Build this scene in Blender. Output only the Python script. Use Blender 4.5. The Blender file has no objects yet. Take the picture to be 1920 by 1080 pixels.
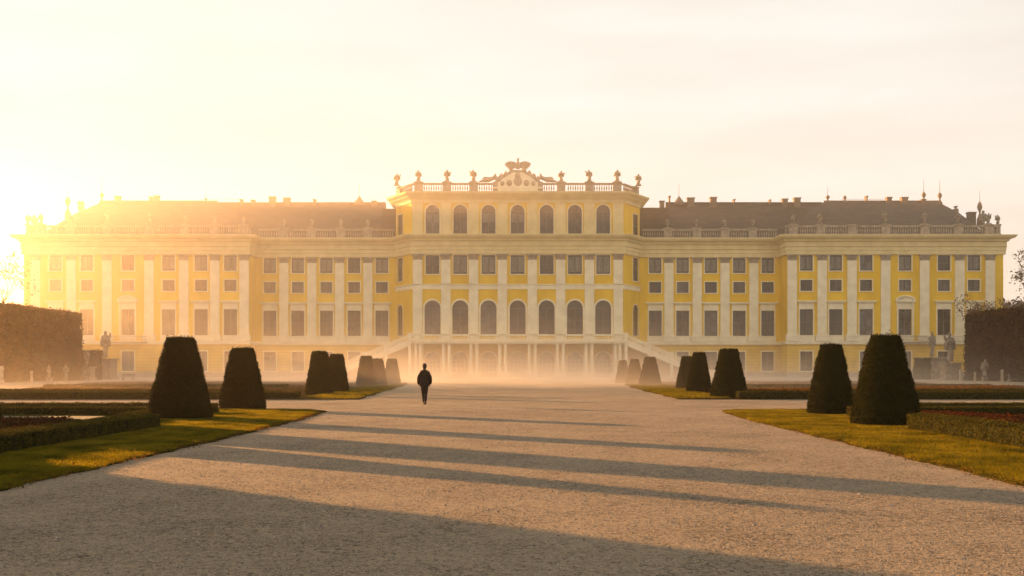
import bpy, math, random
import numpy as np
from mathutils import Vector
R = math.radians
random.seed(7)
scene = bpy.context.scene
COL = scene.collection
MIST, BANK = 0.060, 0.0026
K = 1867.0                      # focal length in pixels of the 1920 wide photograph
def PX(px, Y): return (px - 971) * Y / K
def PZ(py, Y): return 1.6 + (690 - py) * Y / K

# ------------------------------------------------------------------ materials
def new_mat(name):
    m = bpy.data.materials.new(name); m.use_nodes = True
    nt = m.node_tree; b = nt.nodes['Principled BSDF']
    return m, nt, b
def mat(name, c1, c2=None, scale=4.0, rough=0.85, bump=0.0, bscale=None, spec=0.3, detail=6.0, contrast=(0.35, 0.65), stretch=None, metal=0.0, bdist=0.02):
    m, nt, b = new_mat(name); N, L = nt.nodes, nt.links
    b.inputs['Roughness'].default_value = rough
    b.inputs['Specular IOR Level'].default_value = spec
    b.inputs['Metallic'].default_value = metal
    tc = N.new('ShaderNodeNewGeometry'); mp = N.new('ShaderNodeMapping')
    if stretch: mp.inputs['Scale'].default_value = stretch
    L.new(tc.outputs['Position'], mp.inputs['Vector'])
    nz = N.new('ShaderNodeTexNoise'); nz.inputs['Scale'].default_value = scale; nz.inputs['Detail'].default_value = detail
    L.new(mp.outputs['Vector'], nz.inputs['Vector'])
    cr = N.new('ShaderNodeValToRGB')
    cr.color_ramp.elements[0].position = contrast[0]; cr.color_ramp.elements[1].position = contrast[1]
    cr.color_ramp.elements[0].color = (*c1, 1); cr.color_ramp.elements[1].color = (*(c2 or c1), 1)
    L.new(nz.outputs['Fac'], cr.inputs['Fac']); L.new(cr.outputs['Color'], b.inputs['Base Color'])
    if bump:
        nb = N.new('ShaderNodeTexNoise'); nb.inputs['Scale'].default_value = bscale or scale * 6; nb.inputs['Detail'].default_value = 5
        L.new(mp.outputs['Vector'], nb.inputs['Vector'])
        bp = N.new('ShaderNodeBump'); bp.inputs['Strength'].default_value = bump; bp.inputs['Distance'].default_value = bdist
        L.new(nb.outputs['Fac'], bp.inputs['Height']); L.new(bp.outputs['Normal'], b.inputs['Normal'])
    return m

def gravel_mat(name, dark, light, k=1.0):
    m, nt, b = new_mat(name); N, L = nt.nodes, nt.links
    b.inputs['Roughness'].default_value = 0.9; b.inputs['Specular IOR Level'].default_value = 0.05
    g = N.new('ShaderNodeNewGeometry')
    def noise(s, d=4, rough=0.6):
        n = N.new('ShaderNodeTexNoise'); n.inputs['Scale'].default_value = s; n.inputs['Detail'].default_value = d
        n.inputs['Roughness'].default_value = rough; L.new(g.outputs['Position'], n.inputs['Vector']); return n
    def vor(s):
        v = N.new('ShaderNodeTexVoronoi'); v.inputs['Scale'].default_value = s; L.new(g.outputs['Position'], v.inputs['Vector']); return v
    def mth(op, a, b_=None, v=None):
        n = N.new('ShaderNodeMath'); n.operation = op; L.new(a, n.inputs[0])
        if b_ is not None: L.new(b_, n.inputs[1])
        if v is not None: n.inputs[1].default_value = v
        return n.outputs[0]
    v1, v2 = vor(62), vor(26)
    n1, n2, n3 = noise(9, 6, 0.7), noise(0.8, 5), noise(0.16, 4)
    mps = N.new('ShaderNodeMapping'); mps.inputs['Scale'].default_value = (5, 13, 1); L.new(g.outputs['Position'], mps.inputs['Vector'])
    n4 = noise(1.0, 6, 0.8); L.new(mps.outputs[0], n4.inputs['Vector'])
    sep = N.new('ShaderNodeSeparateColor'); L.new(v1.outputs['Color'], sep.inputs[0])
    sep2 = N.new('ShaderNodeSeparateColor'); L.new(v2.outputs['Color'], sep2.inputs[0])
    t = mth('MULTIPLY', sep.outputs[0], v=0.40)
    t = mth('ADD', t, mth('MULTIPLY', sep2.outputs[1], v=0.22))
    t = mth('ADD', t, mth('MULTIPLY', n1.outputs['Fac'], v=0.5))
    t = mth('ADD', t, mth('MULTIPLY', n4.outputs['Fac'], v=0.55))
    t = mth('ADD', t, mth('MULTIPLY', n2.outputs['Fac'], v=0.42))
    t = mth('ADD', t, mth('MULTIPLY', n3.outputs['Fac'], v=0.42))
    t = mth('MULTIPLY', t, v=0.735)
    cr = N.new('ShaderNodeValToRGB'); L.new(t, cr.inputs['Fac'])
    e = cr.color_ramp.elements
    e[0].position = 0.60; e[0].color = (*dark, 1); e[1].position = 0.98; e[1].color = (*light, 1)
    e2 = e.new(0.775); e2.color = (*[d * 0.62 + l * 0.38 for d, l in zip(dark, light)], 1)
    L.new(cr.outputs['Color'], b.inputs['Base Color'])
    h = mth('ADD', mth('MULTIPLY', v1.outputs['Distance'], v=-0.55), mth('MULTIPLY', v2.outputs['Distance'], v=-0.5))
    h = mth('ADD', h, mth('MULTIPLY', n1.outputs['Fac'], v=2.2))
    nf = noise(3.0, 6, 0.75); h = mth('ADD', h, mth('MULTIPLY', nf.outputs['Fac'], v=2.8)); h = mth('ADD', h, mth('MULTIPLY', n4.outputs['Fac'], v=1.6))
    bp = N.new('ShaderNodeBump'); bp.inputs['Strength'].default_value = 1.0 * k; bp.inputs['Distance'].default_value = 0.055
    L.new(h, bp.inputs['Height']); L.new(bp.outputs['Normal'], b.inputs['Normal'])
    return m

def leaf_mat(name, c1, c2, trans=0.35, scale=3.0, tint=None):
    m, nt, b = new_mat(name); N, L = nt.nodes, nt.links
    g = N.new('ShaderNodeNewGeometry')
    nz = N.new('ShaderNodeTexNoise'); nz.inputs['Scale'].default_value = scale; nz.inputs['Detail'].default_value = 8
    nz.inputs['Roughness'].default_value = 0.75
    L.new(g.outputs['Position'], nz.inputs['Vector'])
    cr = N.new('ShaderNodeValToRGB'); cr.color_ramp.elements[0].position = 0.36; cr.color_ramp.elements[1].position = 0.64
    cr.color_ramp.elements[0].color = (*c1, 1); cr.color_ramp.elements[1].color = (*c2, 1)
    L.new(nz.outputs['Fac'], cr.inputs['Fac']); L.new(cr.outputs['Color'], b.inputs['Base Color'])
    b.inputs['Roughness'].default_value = 0.85; b.inputs['Specular IOR Level'].default_value = 0.02
    if trans > 0:
        tr = N.new('ShaderNodeBsdfTranslucent'); mx = N.new('ShaderNodeMixShader'); mx.inputs[0].default_value = trans
        gm = N.new('ShaderNodeMix'); gm.data_type = 'RGBA'; gm.blend_type = 'MULTIPLY'; gm.inputs[0].default_value = 1
        gm.inputs[7].default_value = (*(tint or (2.2, 1.7, 0.7)), 1)
        L.new(cr.outputs['Color'], gm.inputs[6]); L.new(gm.outputs[2], tr.inputs['Color'])
        L.new(b.outputs[0], mx.inputs[1]); L.new(tr.outputs[0], mx.inputs[2])
        L.new(mx.outputs[0], N['Material Output'].inputs['Surface'])
    return m

M = {}
M['plaster'] = mat('yellow_plaster', (0.62, 0.375, 0.010), (0.78, 0.51, 0.020), 0.4, 0.9, 0.15, 30, contrast=(0.3, 0.7), stretch=(1, 1, .35))
M['plaster_rust'] = mat('banded_plaster', (0.56, 0.345, 0.03), (0.68, 0.44, 0.045), 0.5, 0.9, 0.15, 30)
# horizontal joints in the ground storey
def add_bands(m, period=0.55):
    nt = m.node_tree; N, L = nt.nodes, nt.links; b = N['Principled BSDF']
    g = N.new('ShaderNodeNewGeometry'); s = N.new('ShaderNodeSeparateXYZ'); L.new(g.outputs['Position'], s.inputs[0])
    d = N.new('ShaderNodeMath'); d.operation = 'DIVIDE'; d.inputs[1].default_value = period; L.new(s.outputs[2], d.inputs[0])
    f = N.new('ShaderNodeMath'); f.operation = 'FRACT'; L.new(d.outputs[0], f.inputs[0])
    c = N.new('ShaderNodeMath'); c.operation = 'LESS_THAN'; c.inputs[1].default_value = 0.1; L.new(f.outputs[0], c.inputs[0])
    mx = N.new('ShaderNodeMix'); mx.data_type = 'RGBA'; mx.inputs[7].default_value = (0.36, 0.22, 0.07, 1)
    src = b.inputs['Base Color'].links[0].from_socket
    L.new(c.outputs[0], mx.inputs[0]); L.new(src, mx.inputs[6]); L.new(mx.outputs[2], b.inputs['Base Color'])
add_bands(M['plaster_rust'])
M['trim'] = mat('cream_stucco', (0.68, 0.60, 0.42), (0.80, 0.72, 0.52), 0.7, 0.85, 0.2, 20)
M['stone'] = mat('weathered_stone', (0.24, 0.19, 0.14), (0.38, 0.31, 0.225), 1.5, 0.9, 0.4, 12)
M['paletrim'] = mat('pale_yellow_stucco', (0.60, 0.485, 0.23), (0.70, 0.575, 0.30), 0.6, 0.85, 0.2, 20)
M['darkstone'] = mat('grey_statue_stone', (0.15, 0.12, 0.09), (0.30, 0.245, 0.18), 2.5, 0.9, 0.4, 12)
M['roof'] = mat('brown_roof_tiles', (0.05, 0.034, 0.024), (0.085, 0.06, 0.042), 0.6, 0.8, 0.4, 14, stretch=(1, 1, 2.5))
M['chimney'] = mat('chimney_plaster', (0.14, 0.10, 0.07), (0.20, 0.145, 0.10), 1.0)
M['glass'] = mat('dark_glass', (0.010, 0.009, 0.008), (0.05, 0.044, 0.037), 0.3, 0.12, spec=0.5)
M['glass_b'] = mat('bluish_old_glass', (0.03, 0.03, 0.032), (0.10, 0.10, 0.10), 0.9, 0.2, spec=0.5)
M['glass_c'] = mat('black_glass', (0.004, 0.004, 0.004), (0.02, 0.017, 0.014), 0.6, 0.08, spec=0.5)
M['curtain'] = mat('lined_glass', (0.10, 0.095, 0.085), (0.20, 0.19, 0.17), 1.3, 0.35, stretch=(3, 3, 0.6))
M['sash'] = mat('window_sash', (0.10, 0.075, 0.05), (0.14, 0.11, 0.075), 3, 0.6)
M['palesash'] = mat('pale_sash', (0.30, 0.25, 0.18), (0.38, 0.31, 0.22), 3, 0.6)
M['shadewall'] = mat('shaded_plaster', (0.42, 0.27, 0.09), (0.55, 0.36, 0.12), 0.5, 0.9, 0.15, 20)  # browner, darker copy of the plaster: shade below the stairs put into its colour
M['metal'] = mat('dark_metal', (0.06, 0.05, 0.045), (0.09, 0.08, 0.07), 4, 0.5, metal=0.6)
M['gravel'] = gravel_mat('gravel', (0.008, 0.0065, 0.0045), (0.40, 0.33, 0.235))
M['forecourt'] = gravel_mat('forecourt_gravel', (0.14, 0.115, 0.09), (0.36, 0.30, 0.24), 0.5)
M['pebble'] = mat('pebbles', (0.05, 0.042, 0.034), (0.30, 0.25, 0.205), 45, 0.8, detail=2)
M['lawn'] = mat('lawn_soil', (0.018, 0.02, 0.004), (0.038, 0.04, 0.008), 2.2, 0.95, 0.8, 40, bdist=0.04, spec=0.0)
M['bed'] = mat('bed_soil', (0.025, 0.02, 0.008), (0.07, 0.042, 0.016), 0.9, 0.95, 0.8, 25, bdist=0.05, stretch=(0.5, 1.2, 1), spec=0.0)
M['sand'] = mat('bed_sand', (0.08, 0.075, 0.03), (0.13, 0.115, 0.05), 1.2, 0.95, 0.5, 30)
M['grass'] = leaf_mat('grass_blades', (0.024, 0.030, 0.004), (0.14, 0.120, 0.012), 0.5, 0.9, (1.8, 1.6, 0.6))
M['drygrass'] = leaf_mat('dry_grass', (0.03, 0.024, 0.007), (0.09, 0.052, 0.016), 0.4, 1.0)
M['yew'] = leaf_mat('yew_needles', (0.003, 0.0045, 0.001), (0.027, 0.028, 0.004), 0.03, 16, (2.4, 1.9, 0.7))
M['yewcore'] = mat('yew_core', (0.010, 0.012, 0.005), (0.02, 0.022, 0.008), 5, 0.95, 0.8, 30, spec=0.0)  # dark olive solid core inside yew and box foliage
M['box'] = leaf_mat('box_leaves', (0.014, 0.016, 0.003), (0.080, 0.070, 0.010), 0.10, 14, (2.2, 1.7, 0.6))
M['red'] = leaf_mat('red_foliage', (0.022, 0.014, 0.005), (0.075, 0.024, 0.010), 0.4, 5, (1.5, 1.0, 0.6))
M['orange'] = leaf_mat('orange_foliage', (0.05, 0.03, 0.008), (0.17, 0.075, 0.02), 0.4, 5, (1.5, 1.1, 0.6))
M['hedge'] = leaf_mat('autumn_hornbeam', (0.03, 0.017, 0.008), (0.085, 0.04, 0.014), 0.25, 0.7, (1.7, 1.2, 0.6))
M['hedgecore'] = mat('hornbeam_core', (0.04, 0.028, 0.015), (0.08, 0.05, 0.025), 0.9, 0.95, 0.8, 9, bdist=0.1)
M['bark'] = mat('bark', (0.06, 0.045, 0.035), (0.11, 0.085, 0.06), 6, 0.95, 0.4, 20)
M['twigleaf'] = leaf_mat('last_leaves', (0.05, 0.028, 0.012), (0.11, 0.06, 0.02), 0.4, 1)
M['coat'] = mat('dark_coat', (0.010, 0.009, 0.009), (0.018, 0.016, 0.015), 12, 0.95, 0.3, 60, spec=0.05)
M['trousers'] = mat('dark_trousers', (0.008, 0.008, 0.010), (0.015, 0.014, 0.016), 12, 0.95, 0.3, 60, spec=0.05)
M['skin'] = mat('skin', (0.30, 0.17, 0.11), (0.36, 0.21, 0.14), 8, 0.6)
M['hair'] = mat('dark_hair', (0.012, 0.009, 0.007), (0.02, 0.015, 0.012), 30, 0.6)
M['leather'] = mat('dark_leather', (0.012, 0.010, 0.009), (0.02, 0.017, 0.014), 20, 0.5)
M['farroof'] = mat('grey_sheet_roof', (0.16, 0.16, 0.17), (0.22, 0.22, 0.23), 0.5, 0.7)

# ------------------------------------------------------------------ mesh builder
class MB:
    def __init__(s): s.v = []; s.f = []
    def add(s, vs, fs):
        o = len(s.v); s.v += [tuple(p) for p in vs]; s.f += [tuple(i + o for i in f) for f in fs]
    def box(s, x0, x1, y0, y1, z0, z1):
        s.add([(x0, y0, z0), (x1, y0, z0), (x1, y1, z0), (x0, y1, z0), (x0, y0, z1), (x1, y0, z1), (x1, y1, z1), (x0, y1, z1)],
              [(0, 3, 2, 1), (4, 5, 6, 7), (0, 1, 5, 4), (1, 2, 6, 5), (2, 3, 7, 6), (3, 0, 4, 7)])
    def obox(s, cx, cy, hx, hy, z0, z1, a=0.0, z0b=None, z1b=None):
        """box turned by a; z0b/z1b: heights at the +x end (sloping rails)"""
        c, n = math.cos(a), math.sin(a)
        z0b = z0 if z0b is None else z0b; z1b = z1 if z1b is None else z1b
        P = [(-hx, -hy, z0), (hx, -hy, z0b), (hx, hy, z0b), (-hx, hy, z0), (-hx, -hy, z1), (hx, -hy, z1b), (hx, hy, z1b), (-hx, hy, z1)]
        s.add([(cx + x * c - y * n, cy + x * n + y * c, z) for x, y, z in P],
              [(0, 3, 2, 1), (4, 5, 6, 7), (0, 1, 5, 4), (1, 2, 6, 5), (2, 3, 7, 6), (3, 0, 4, 7)])
    def lathe(s, cx, cy, prof, n=8, z=0.0):
        vs = []; fs = []
        for r, h in prof:
            for i in range(n):
                t = 2 * math.pi * (i + 0.5) / n; vs.append((cx + r * math.cos(t), cy + r * math.sin(t), z + h))
        m = len(prof)
        for j in range(m - 1):
            for i in range(n):
                a = j * n + i; b = j * n + (i + 1) % n; fs.append((a, b, b + n, a + n))
        fs.append(tuple(range(n - 1, -1, -1))); fs.append(tuple(range((m - 1) * n, m * n)))
        s.add(vs, fs)
    def tube(s, pts, rads, n=5):
        vs = []; fs = []
        for i, p in enumerate(pts):
            p = Vector(p); q = Vector(pts[min(i + 1, len(pts) - 1)]) - Vector(pts[max(i - 1, 0)])
            q.normalize(); u = q.orthogonal().normalized(); w = q.cross(u)
            for k in range(n):
                t = 2 * math.pi * k / n; vs.append(p + (u * math.cos(t) + w * math.sin(t)) * rads[i])
        for j in range(len(pts) - 1):
            for i in range(n):
                a = j * n + i; b = j * n + (i + 1) % n; fs.append((a, b, b + n, a + n))
        fs.append(tuple(range(n - 1, -1, -1))); fs.append(tuple(range((len(pts) - 1) * n, len(pts) * n)))
        s.add(vs, fs)
    def prism(s, poly, y0, y1):
        """polygon in x,z extruded along y"""
        n = len(poly)
        s.add([(x, y0, z) for x, z in poly] + [(x, y1, z) for x, z in poly],
              [tuple(range(n)), tuple(range(2 * n - 1, n - 1, -1))] + [(i, i + n, (i + 1) % n + n, (i + 1) % n) for i in range(n)])
    def slab(s, poly, z0, z1):
        """polygon in x,y extruded along z"""
        n = len(poly)
        s.add([(x, y, z0) for x, y in poly] + [(x, y, z1) for x, y in poly],
              [tuple(range(n - 1, -1, -1)), tuple(range(n, 2 * n))] + [(i, (i + 1) % n, (i + 1) % n + n, i + n) for i in range(n)])
    def sweep(s, pts, prof, caps=True):
        """profile [(out, z)] along a polyline; outward is right of travel"""
        n = len(pts); off = []
        nr = []
        for i in range(n - 1):
            dx, dy = pts[i + 1][0] - pts[i][0], pts[i + 1][1] - pts[i][1]; l = math.hypot(dx, dy); nr.append((dy / l, -dx / l))
        for i in range(n):
            if i == 0: off.append(nr[0])
            elif i == n - 1: off.append(nr[-1])
            else:
                a, b = nr[i - 1], nr[i]; d = 1 + a[0] * b[0] + a[1] * b[1]; off.append(((a[0] + b[0]) / d, (a[1] + b[1]) / d))
        m = len(prof); vs = []; fs = []
        for i in range(n):
            for o, z in prof: vs.append((pts[i][0] + off[i][0] * o, pts[i][1] + off[i][1] * o, z))
        for i in range(n - 1):
            for j in range(m - 1):
                a = i * m + j; fs.append((a, a + m, a + m + 1, a + 1))
        if caps: fs.append(tuple(range(m))); fs.append(tuple(range(n * m - 1, (n - 1) * m - 1, -1)))
        s.add(vs, fs)
    def mesh(s, name, m, off=(0, 0, 0), smooth=False):
        me = bpy.data.meshes.new(name)
        me.from_pydata([(x - off[0], y - off[1], z - off[2]) for x, y, z in s.v], [], s.f)
        me.validate(); me.update()
        if m: me.materials.append(m)
        if smooth: me.polygons.foreach_set('use_smooth', [True] * len(me.polygons))
        return me

def props(o, label=None, cat=None, group=None, kind=None):
    if label: o['label'] = label
    if cat: o['category'] = cat
    if group: o['group'] = group
    if kind: o['kind'] = kind
    return o
def link(name, data, parent=None, loc=(0, 0, 0), rz=0.0, sc=None):
    o = bpy.data.objects.new(name, data); COL.objects.link(o); o.location = loc; o.rotation_euler = (0, 0, rz)
    if sc: o.scale = sc
    if parent: o.parent = parent
    return o
def copy_tree(o, parent=None):
    c = o.copy(); COL.objects.link(c)
    if parent: c.parent = parent
    for ch in list(o.children): copy_tree(ch, c)
    return c
def empty(name, loc, rz=0.0): return link(name, None, None, loc, rz)

def np_mesh(name, V, F, m):
    me = bpy.data.meshes.new(name); nf, k = F.shape
    me.vertices.add(len(V)); me.vertices.foreach_set('co', V.astype(np.float32).ravel())
    me.loops.add(nf * k); me.loops.foreach_set('vertex_index', F.astype(np.int32).ravel())
    me.polygons.add(nf); me.polygons.foreach_set('loop_start', np.arange(0, nf * k, k, dtype=np.int32))
    me.update(calc_edges=True); me.materials.append(m)
    return me

rng = np.random.default_rng(11)
def leaf_cards(P, Nn, size, spread=0.9):
    """rhombic leaves at points P roughly facing Nn"""
    n = len(P)
    d = Nn + rng.normal(0, spread, (n, 3)); d /= np.linalg.norm(d, axis=1)[:, None] + 1e-9
    t = rng.normal(0, 1, (n, 3)); t -= (t * d).sum(1)[:, None] * d; t /= np.linalg.norm(t, axis=1)[:, None] + 1e-9
    b = np.cross(d, t); s = size * rng.uniform(0.6, 1.35, (n, 1))
    V = np.stack([P - t * s, P - b * s * 0.5, P + t * s, P + b * s * 0.5], 1).reshape(-1, 3)
    F = np.arange(4 * n).reshape(n, 4)
    return V, F

def lump(P, f, seed=0.0):
    x, y, z = P[:, 0] * f + seed, P[:, 1] * f + seed * 1.7, P[:, 2] * f + seed * 0.6
    return (np.sin(x * 1.9 + np.sin(y * 2.3)) + np.sin(y * 2.7 + np.sin(z * 1.7 + 1)) + np.sin(z * 3.1 + np.sin(x * 2.9 + 2)) + 0.6 * np.sin(x * 6.1 + y * 5.3) + 0.6 * np.sin(z * 6.7 - x * 4.9)) / 4.2

# ------------------------------------------------------------------ skinned figures
def skin_mesh(name, nodes, edges, m, sub=1, smooth=True):
    """nodes: (x,y,z,r) or (x,y,z,rx,ry)"""
    me = bpy.data.meshes.new(name + '_skel'); me.from_pydata([n[:3] for n in nodes], edges, [])
    o = bpy.data.objects.new(name + '_skel', me); COL.objects.link(o)
    o.modifiers.new('s', 'SKIN'); sd = me.skin_vertices[0].data
    for i, n in enumerate(nodes): sd[i].radius = (n[3], n[4] if len(n) > 4 else n[3])
    sd[0].use_root = True
    if sub:
        s = o.modifiers.new('u', 'SUBSURF'); s.levels = sub; s.render_levels = sub
    dg = bpy.context.evaluated_depsgraph_get(); dg.update()
    r = bpy.data.meshes.new_from_object(o.evaluated_get(dg)); r.name = name
    bpy.data.objects.remove(o); bpy.data.meshes.remove(me)
    r.materials.clear(); r.materials.append(m)
    if smooth: r.polygons.foreach_set('use_smooth', [True] * len(r.polygons))
    return r
def shift(mb_pts, dx, dy, dz, s=1): return [(x * s + dx, y * s + dy, z * s + dz) for x, y, z in mb_pts]

def figure_nodes(h, armL, armR, lean=0.0, hip=0.0):
    """draped standing figure, height h; arms are (elbow, hand) offsets from the shoulder in units of h"""
    N = [(hip, 0, .50, .14, .11), (hip * .6, 0, .30, .16, .12), (-hip, 0, .14, .15, .12), (0, 0, .02, .17, .14),
         (hip * .4 + lean * .4, 0, .62, .12, .09), (lean, 0, .745, .15, .10), (lean, 0, .82, .045, .045), (lean * 1.1, -.01, .865, .055, .06), (lean * 1.2, -.015, .93, .075, .075), (lean * 1.2, -.01, .985, .045, .045)]
    E = [(0, 1), (1, 2), (2, 3), (0, 4), (4, 5), (5, 6), (6, 7), (7, 8), (8, 9)]
    for sx in (-1, 1):
        i = len(N); N += [(lean + sx * .13, .03, .62, .11, .09), (sx * .14, .03, .40, .10, .08)]; E += [(5, i), (i, i + 1)]
    for sx, (e, w) in ((-1, armL), (1, armR)):
        i = len(N)
        N.append((lean + sx * .115, 0, .765, .065)); N.append((lean + sx * (.115 + e[0] * .8), e[1], .765 + e[2], .055)); N.append((lean + sx * (.115 + w[0]), w[1], .765 + w[2], .035))
        E += [(5, i), (i, i + 1), (i + 1, i + 2)]
    return [tuple(c * h for c in n) for n in N], E
dn = ((.04, .02, -.15), (.03, -.08, -.28)); hipa = ((.10, .03, -.13), (.0, -.06, -.20)); up = ((.08, 0, -.02), (.09, -.02, .15)); out = ((.08, -.02, -.10), (.15, -.08, -.02)); fold = ((.06, .0, -.15), (-.06, -.11, -.09))
STAT = [skin_mesh('statue_body', *figure_nodes(1, a, b, l, hp), M['stone'], 1) for a, b, l, hp in
        [(dn, up, .02, .03), (hipa, dn, -.02, .02), (fold, out, .01, -.03), (up, hipa, -.03, .02), (dn, fold, .02, -.02), (out, dn, 0, .03)]]
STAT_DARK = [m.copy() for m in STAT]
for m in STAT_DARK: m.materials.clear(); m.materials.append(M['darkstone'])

# ------------------------------------------------------------------ camera, sun, sky
cam = bpy.data.objects.new('camera', bpy.data.cameras.new('camera')); COL.objects.link(cam); scene.camera = cam
cam.location = (0, 0, 1.6); cam.rotation_euler = (R(90), 0, 0)
cam.data.sensor_width = 36; cam.data.lens = 36 * K / 1920; cam.data.shift_x = -11 / 1920; cam.data.shift_y = 150 / 1920
cam.data.clip_end = 6000; cam.data.clip_start = 0.1
AZ, EL = R(51), R(7.7)                  # sun stands left of the view axis, low behind the palace
sdir = Vector((-math.sin(AZ) * math.cos(EL), math.cos(AZ) * math.cos(EL), math.sin(EL)))
sun = bpy.data.lights.new('sun', 'SUN'); sun.energy = 5.0; sun.angle = R(0.5); sun.color = (1.0, 0.47, 0.17)
so = bpy.data.objects.new('sun', sun); COL.objects.link(so); so.rotation_euler = (-sdir).to_track_quat('-Z', 'Y').to_euler()
w = bpy.data.worlds.new('World'); scene.world = w; w.use_nodes = True
nt = w.node_tree; bg = nt.nodes['Background']
sky = nt.nodes.new('ShaderNodeTexSky'); sky.sky_type = 'NISHITA'; sky.sun_disc = False
sky.sun_elevation = EL; sky.sun_rotation = -AZ; sky.air_density = 1.0; sky.dust_density = 4.0; sky.ozone_density = 1.0
# thin high cloud: lifts and whitens the clear sky a little, in faint streaks
tcw = nt.nodes.new('ShaderNodeTexCoord'); mpw = nt.nodes.new('ShaderNodeMapping'); mpw.inputs['Scale'].default_value = (1.5, 1.5, 9)
mpw.inputs['Rotation'].default_value = (0.12, 0.1, 0)
nzw = nt.nodes.new('ShaderNodeTexNoise'); nzw.inputs['Scale'].default_value = 1.6; nzw.inputs['Detail'].default_value = 6
crw = nt.nodes.new('ShaderNodeValToRGB'); crw.color_ramp.elements[0].position = 0.42; crw.color_ramp.elements[1].position = 0.75
crw.color_ramp.elements[0].color = (0.98, 0.98, 0.98, 1); crw.color_ramp.elements[1].color = (0.995, 0.995, 0.995, 1)
mxw = nt.nodes.new('ShaderNodeMix'); mxw.data_type = 'RGBA'
crc = nt.nodes.new('ShaderNodeValToRGB'); crc.color_ramp.elements[0].position = 0.40; crc.color_ramp.elements[1].position = 0.68
crc.color_ramp.elements[0].color = (3.50, 3.24, 2.90, 1); crc.color_ramp.elements[1].color = (3.78, 3.62, 3.36, 1)
nt.links.new(nzw.outputs['Fac'], crc.inputs['Fac']); nt.links.new(crc.outputs['Color'], mxw.inputs[7])
nt.links.new(tcw.outputs['Generated'], mpw.inputs['Vector']); nt.links.new(mpw.outputs[0], nzw.inputs['Vector'])
nt.links.new(nzw.outputs['Fac'], crw.inputs['Fac']); nt.links.new(crw.outputs['Color'], mxw.inputs[0])
nt.links.new(sky.outputs['Color'], mxw.inputs[6]); nt.links.new(mxw.outputs[2], bg.inputs['Color'])
bg.inputs['Strength'].default_value = 0.05
scene.view_settings.view_transform = 'Standard'; scene.view_settings.look = 'None'; scene.view_settings.gamma = 1
scene.view_settings.exposure = 2.4
scene.cycles.use_denoising = True; scene.cycles.max_bounces = 5; scene.cycles.diffuse_bounces = 3
scene.cycles.transparent_max_bounces = 8; scene.cycles.volume_bounces = 1; scene.cycles.sample_clamp_indirect = 6

# haze
hb = MB(); hb.box(-900, 900, -300, 900, -1.0, 44)
haze = link('haze', hb.mesh('haze', None)); props(haze, 'golden morning haze filling the palace garden', 'haze', kind='stuff')
hm = bpy.data.materials.new('haze_air'); hm.use_nodes = True; nth = hm.node_tree; nth.nodes.remove(nth.nodes['Principled BSDF'])
pv = nth.nodes.new('ShaderNodeVolumePrincipled'); pv.inputs['Density'].default_value = 0.0003; pv.inputs['Anisotropy'].default_value = 0.70
pv.inputs['Color'].default_value = (1.0, 0.90, 0.70, 1)
nth.links.new(pv.outputs[0], nth.nodes['Material Output'].inputs['Volume']); haze.data.materials.append(hm)
# low ground mist drifting in front of the palace, thinning upwards
mbx = MB(); mbx.box(-150, 150, 60, 270, 0.012, 43)
mist = link('ground_mist', mbx.mesh('ground_mist', None)); props(mist, 'golden morning mist in front of and around the palace', 'mist', kind='stuff')
mm = bpy.data.materials.new('ground_mist'); mm.use_nodes = True; t_ = mm.node_tree; t_.nodes.remove(t_.nodes['Principled BSDF'])
pm_ = t_.nodes.new('ShaderNodeVolumePrincipled'); pm_.inputs['Anisotropy'].default_value = 0.52; pm_.inputs['Color'].default_value = (1.0, 0.92, 0.78, 1)
tg = t_.nodes.new('ShaderNodeNewGeometry'); sx_ = t_.nodes.new('ShaderNodeSeparateXYZ'); t_.links.new(tg.outputs['Position'], sx_.inputs[0])
def mnode(op, a, b_=None):
    n_ = t_.nodes.new('ShaderNodeMath'); n_.operation = op
    for i_, v_ in enumerate((a, b_)):
        if v_ is None: continue
        if isinstance(v_, (int, float)): n_.inputs[i_].default_value = v_
        else: t_.links.new(v_, n_.inputs[i_])
    return n_.outputs[0]
def mramp(v_, a, b_):
    n_ = t_.nodes.new('ShaderNodeMapRange'); n_.interpolation_type = 'SMOOTHSTEP'; t_.links.new(v_, n_.inputs[0]); n_.inputs[1].default_value = a; n_.inputs[2].default_value = b_; return n_.outputs[0]
fall = mnode('EXPONENT', mnode('MULTIPLY', sx_.outputs[2], -0.62))
fall = mnode('MULTIPLY', fall, mramp(sx_.outputs[2], 9, 5)); fall = mnode('MULTIPLY', fall, mramp(sx_.outputs[1], 60, 96))
ax = mnode('ABSOLUTE', sx_.outputs[0]); fall = mnode('MULTIPLY', fall, mramp(ax, 58, 6))
mn = t_.nodes.new('ShaderNodeTexNoise'); mn.inputs['Scale'].default_value = 0.06; mn.inputs['Detail'].default_value = 3; t_.links.new(tg.outputs['Position'], mn.inputs['Vector'])
fall = mnode('MULTIPLY', fall, mramp(mn.outputs['Fac'], 0.25, 0.75))
bank = mnode('MULTIPLY', mramp(sx_.outputs[1], 90, 160), mramp(sx_.outputs[2], 43, 26)); bank = mnode('MULTIPLY', bank, mramp(ax, 150, 110))
bank = mnode('MULTIPLY', bank, mnode('ADD', mnode('MULTIPLY', mramp(sx_.outputs[0], 45, -60), 1.1), 0.62))
t_.links.new(mnode('ADD', mnode('MULTIPLY', fall, MIST), mnode('MULTIPLY', bank, BANK)), pm_.inputs['Density']); t_.links.new(pm_.outputs[0], t_.nodes['Material Output'].inputs['Volume']); mist.data.materials.append(mm)

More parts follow.
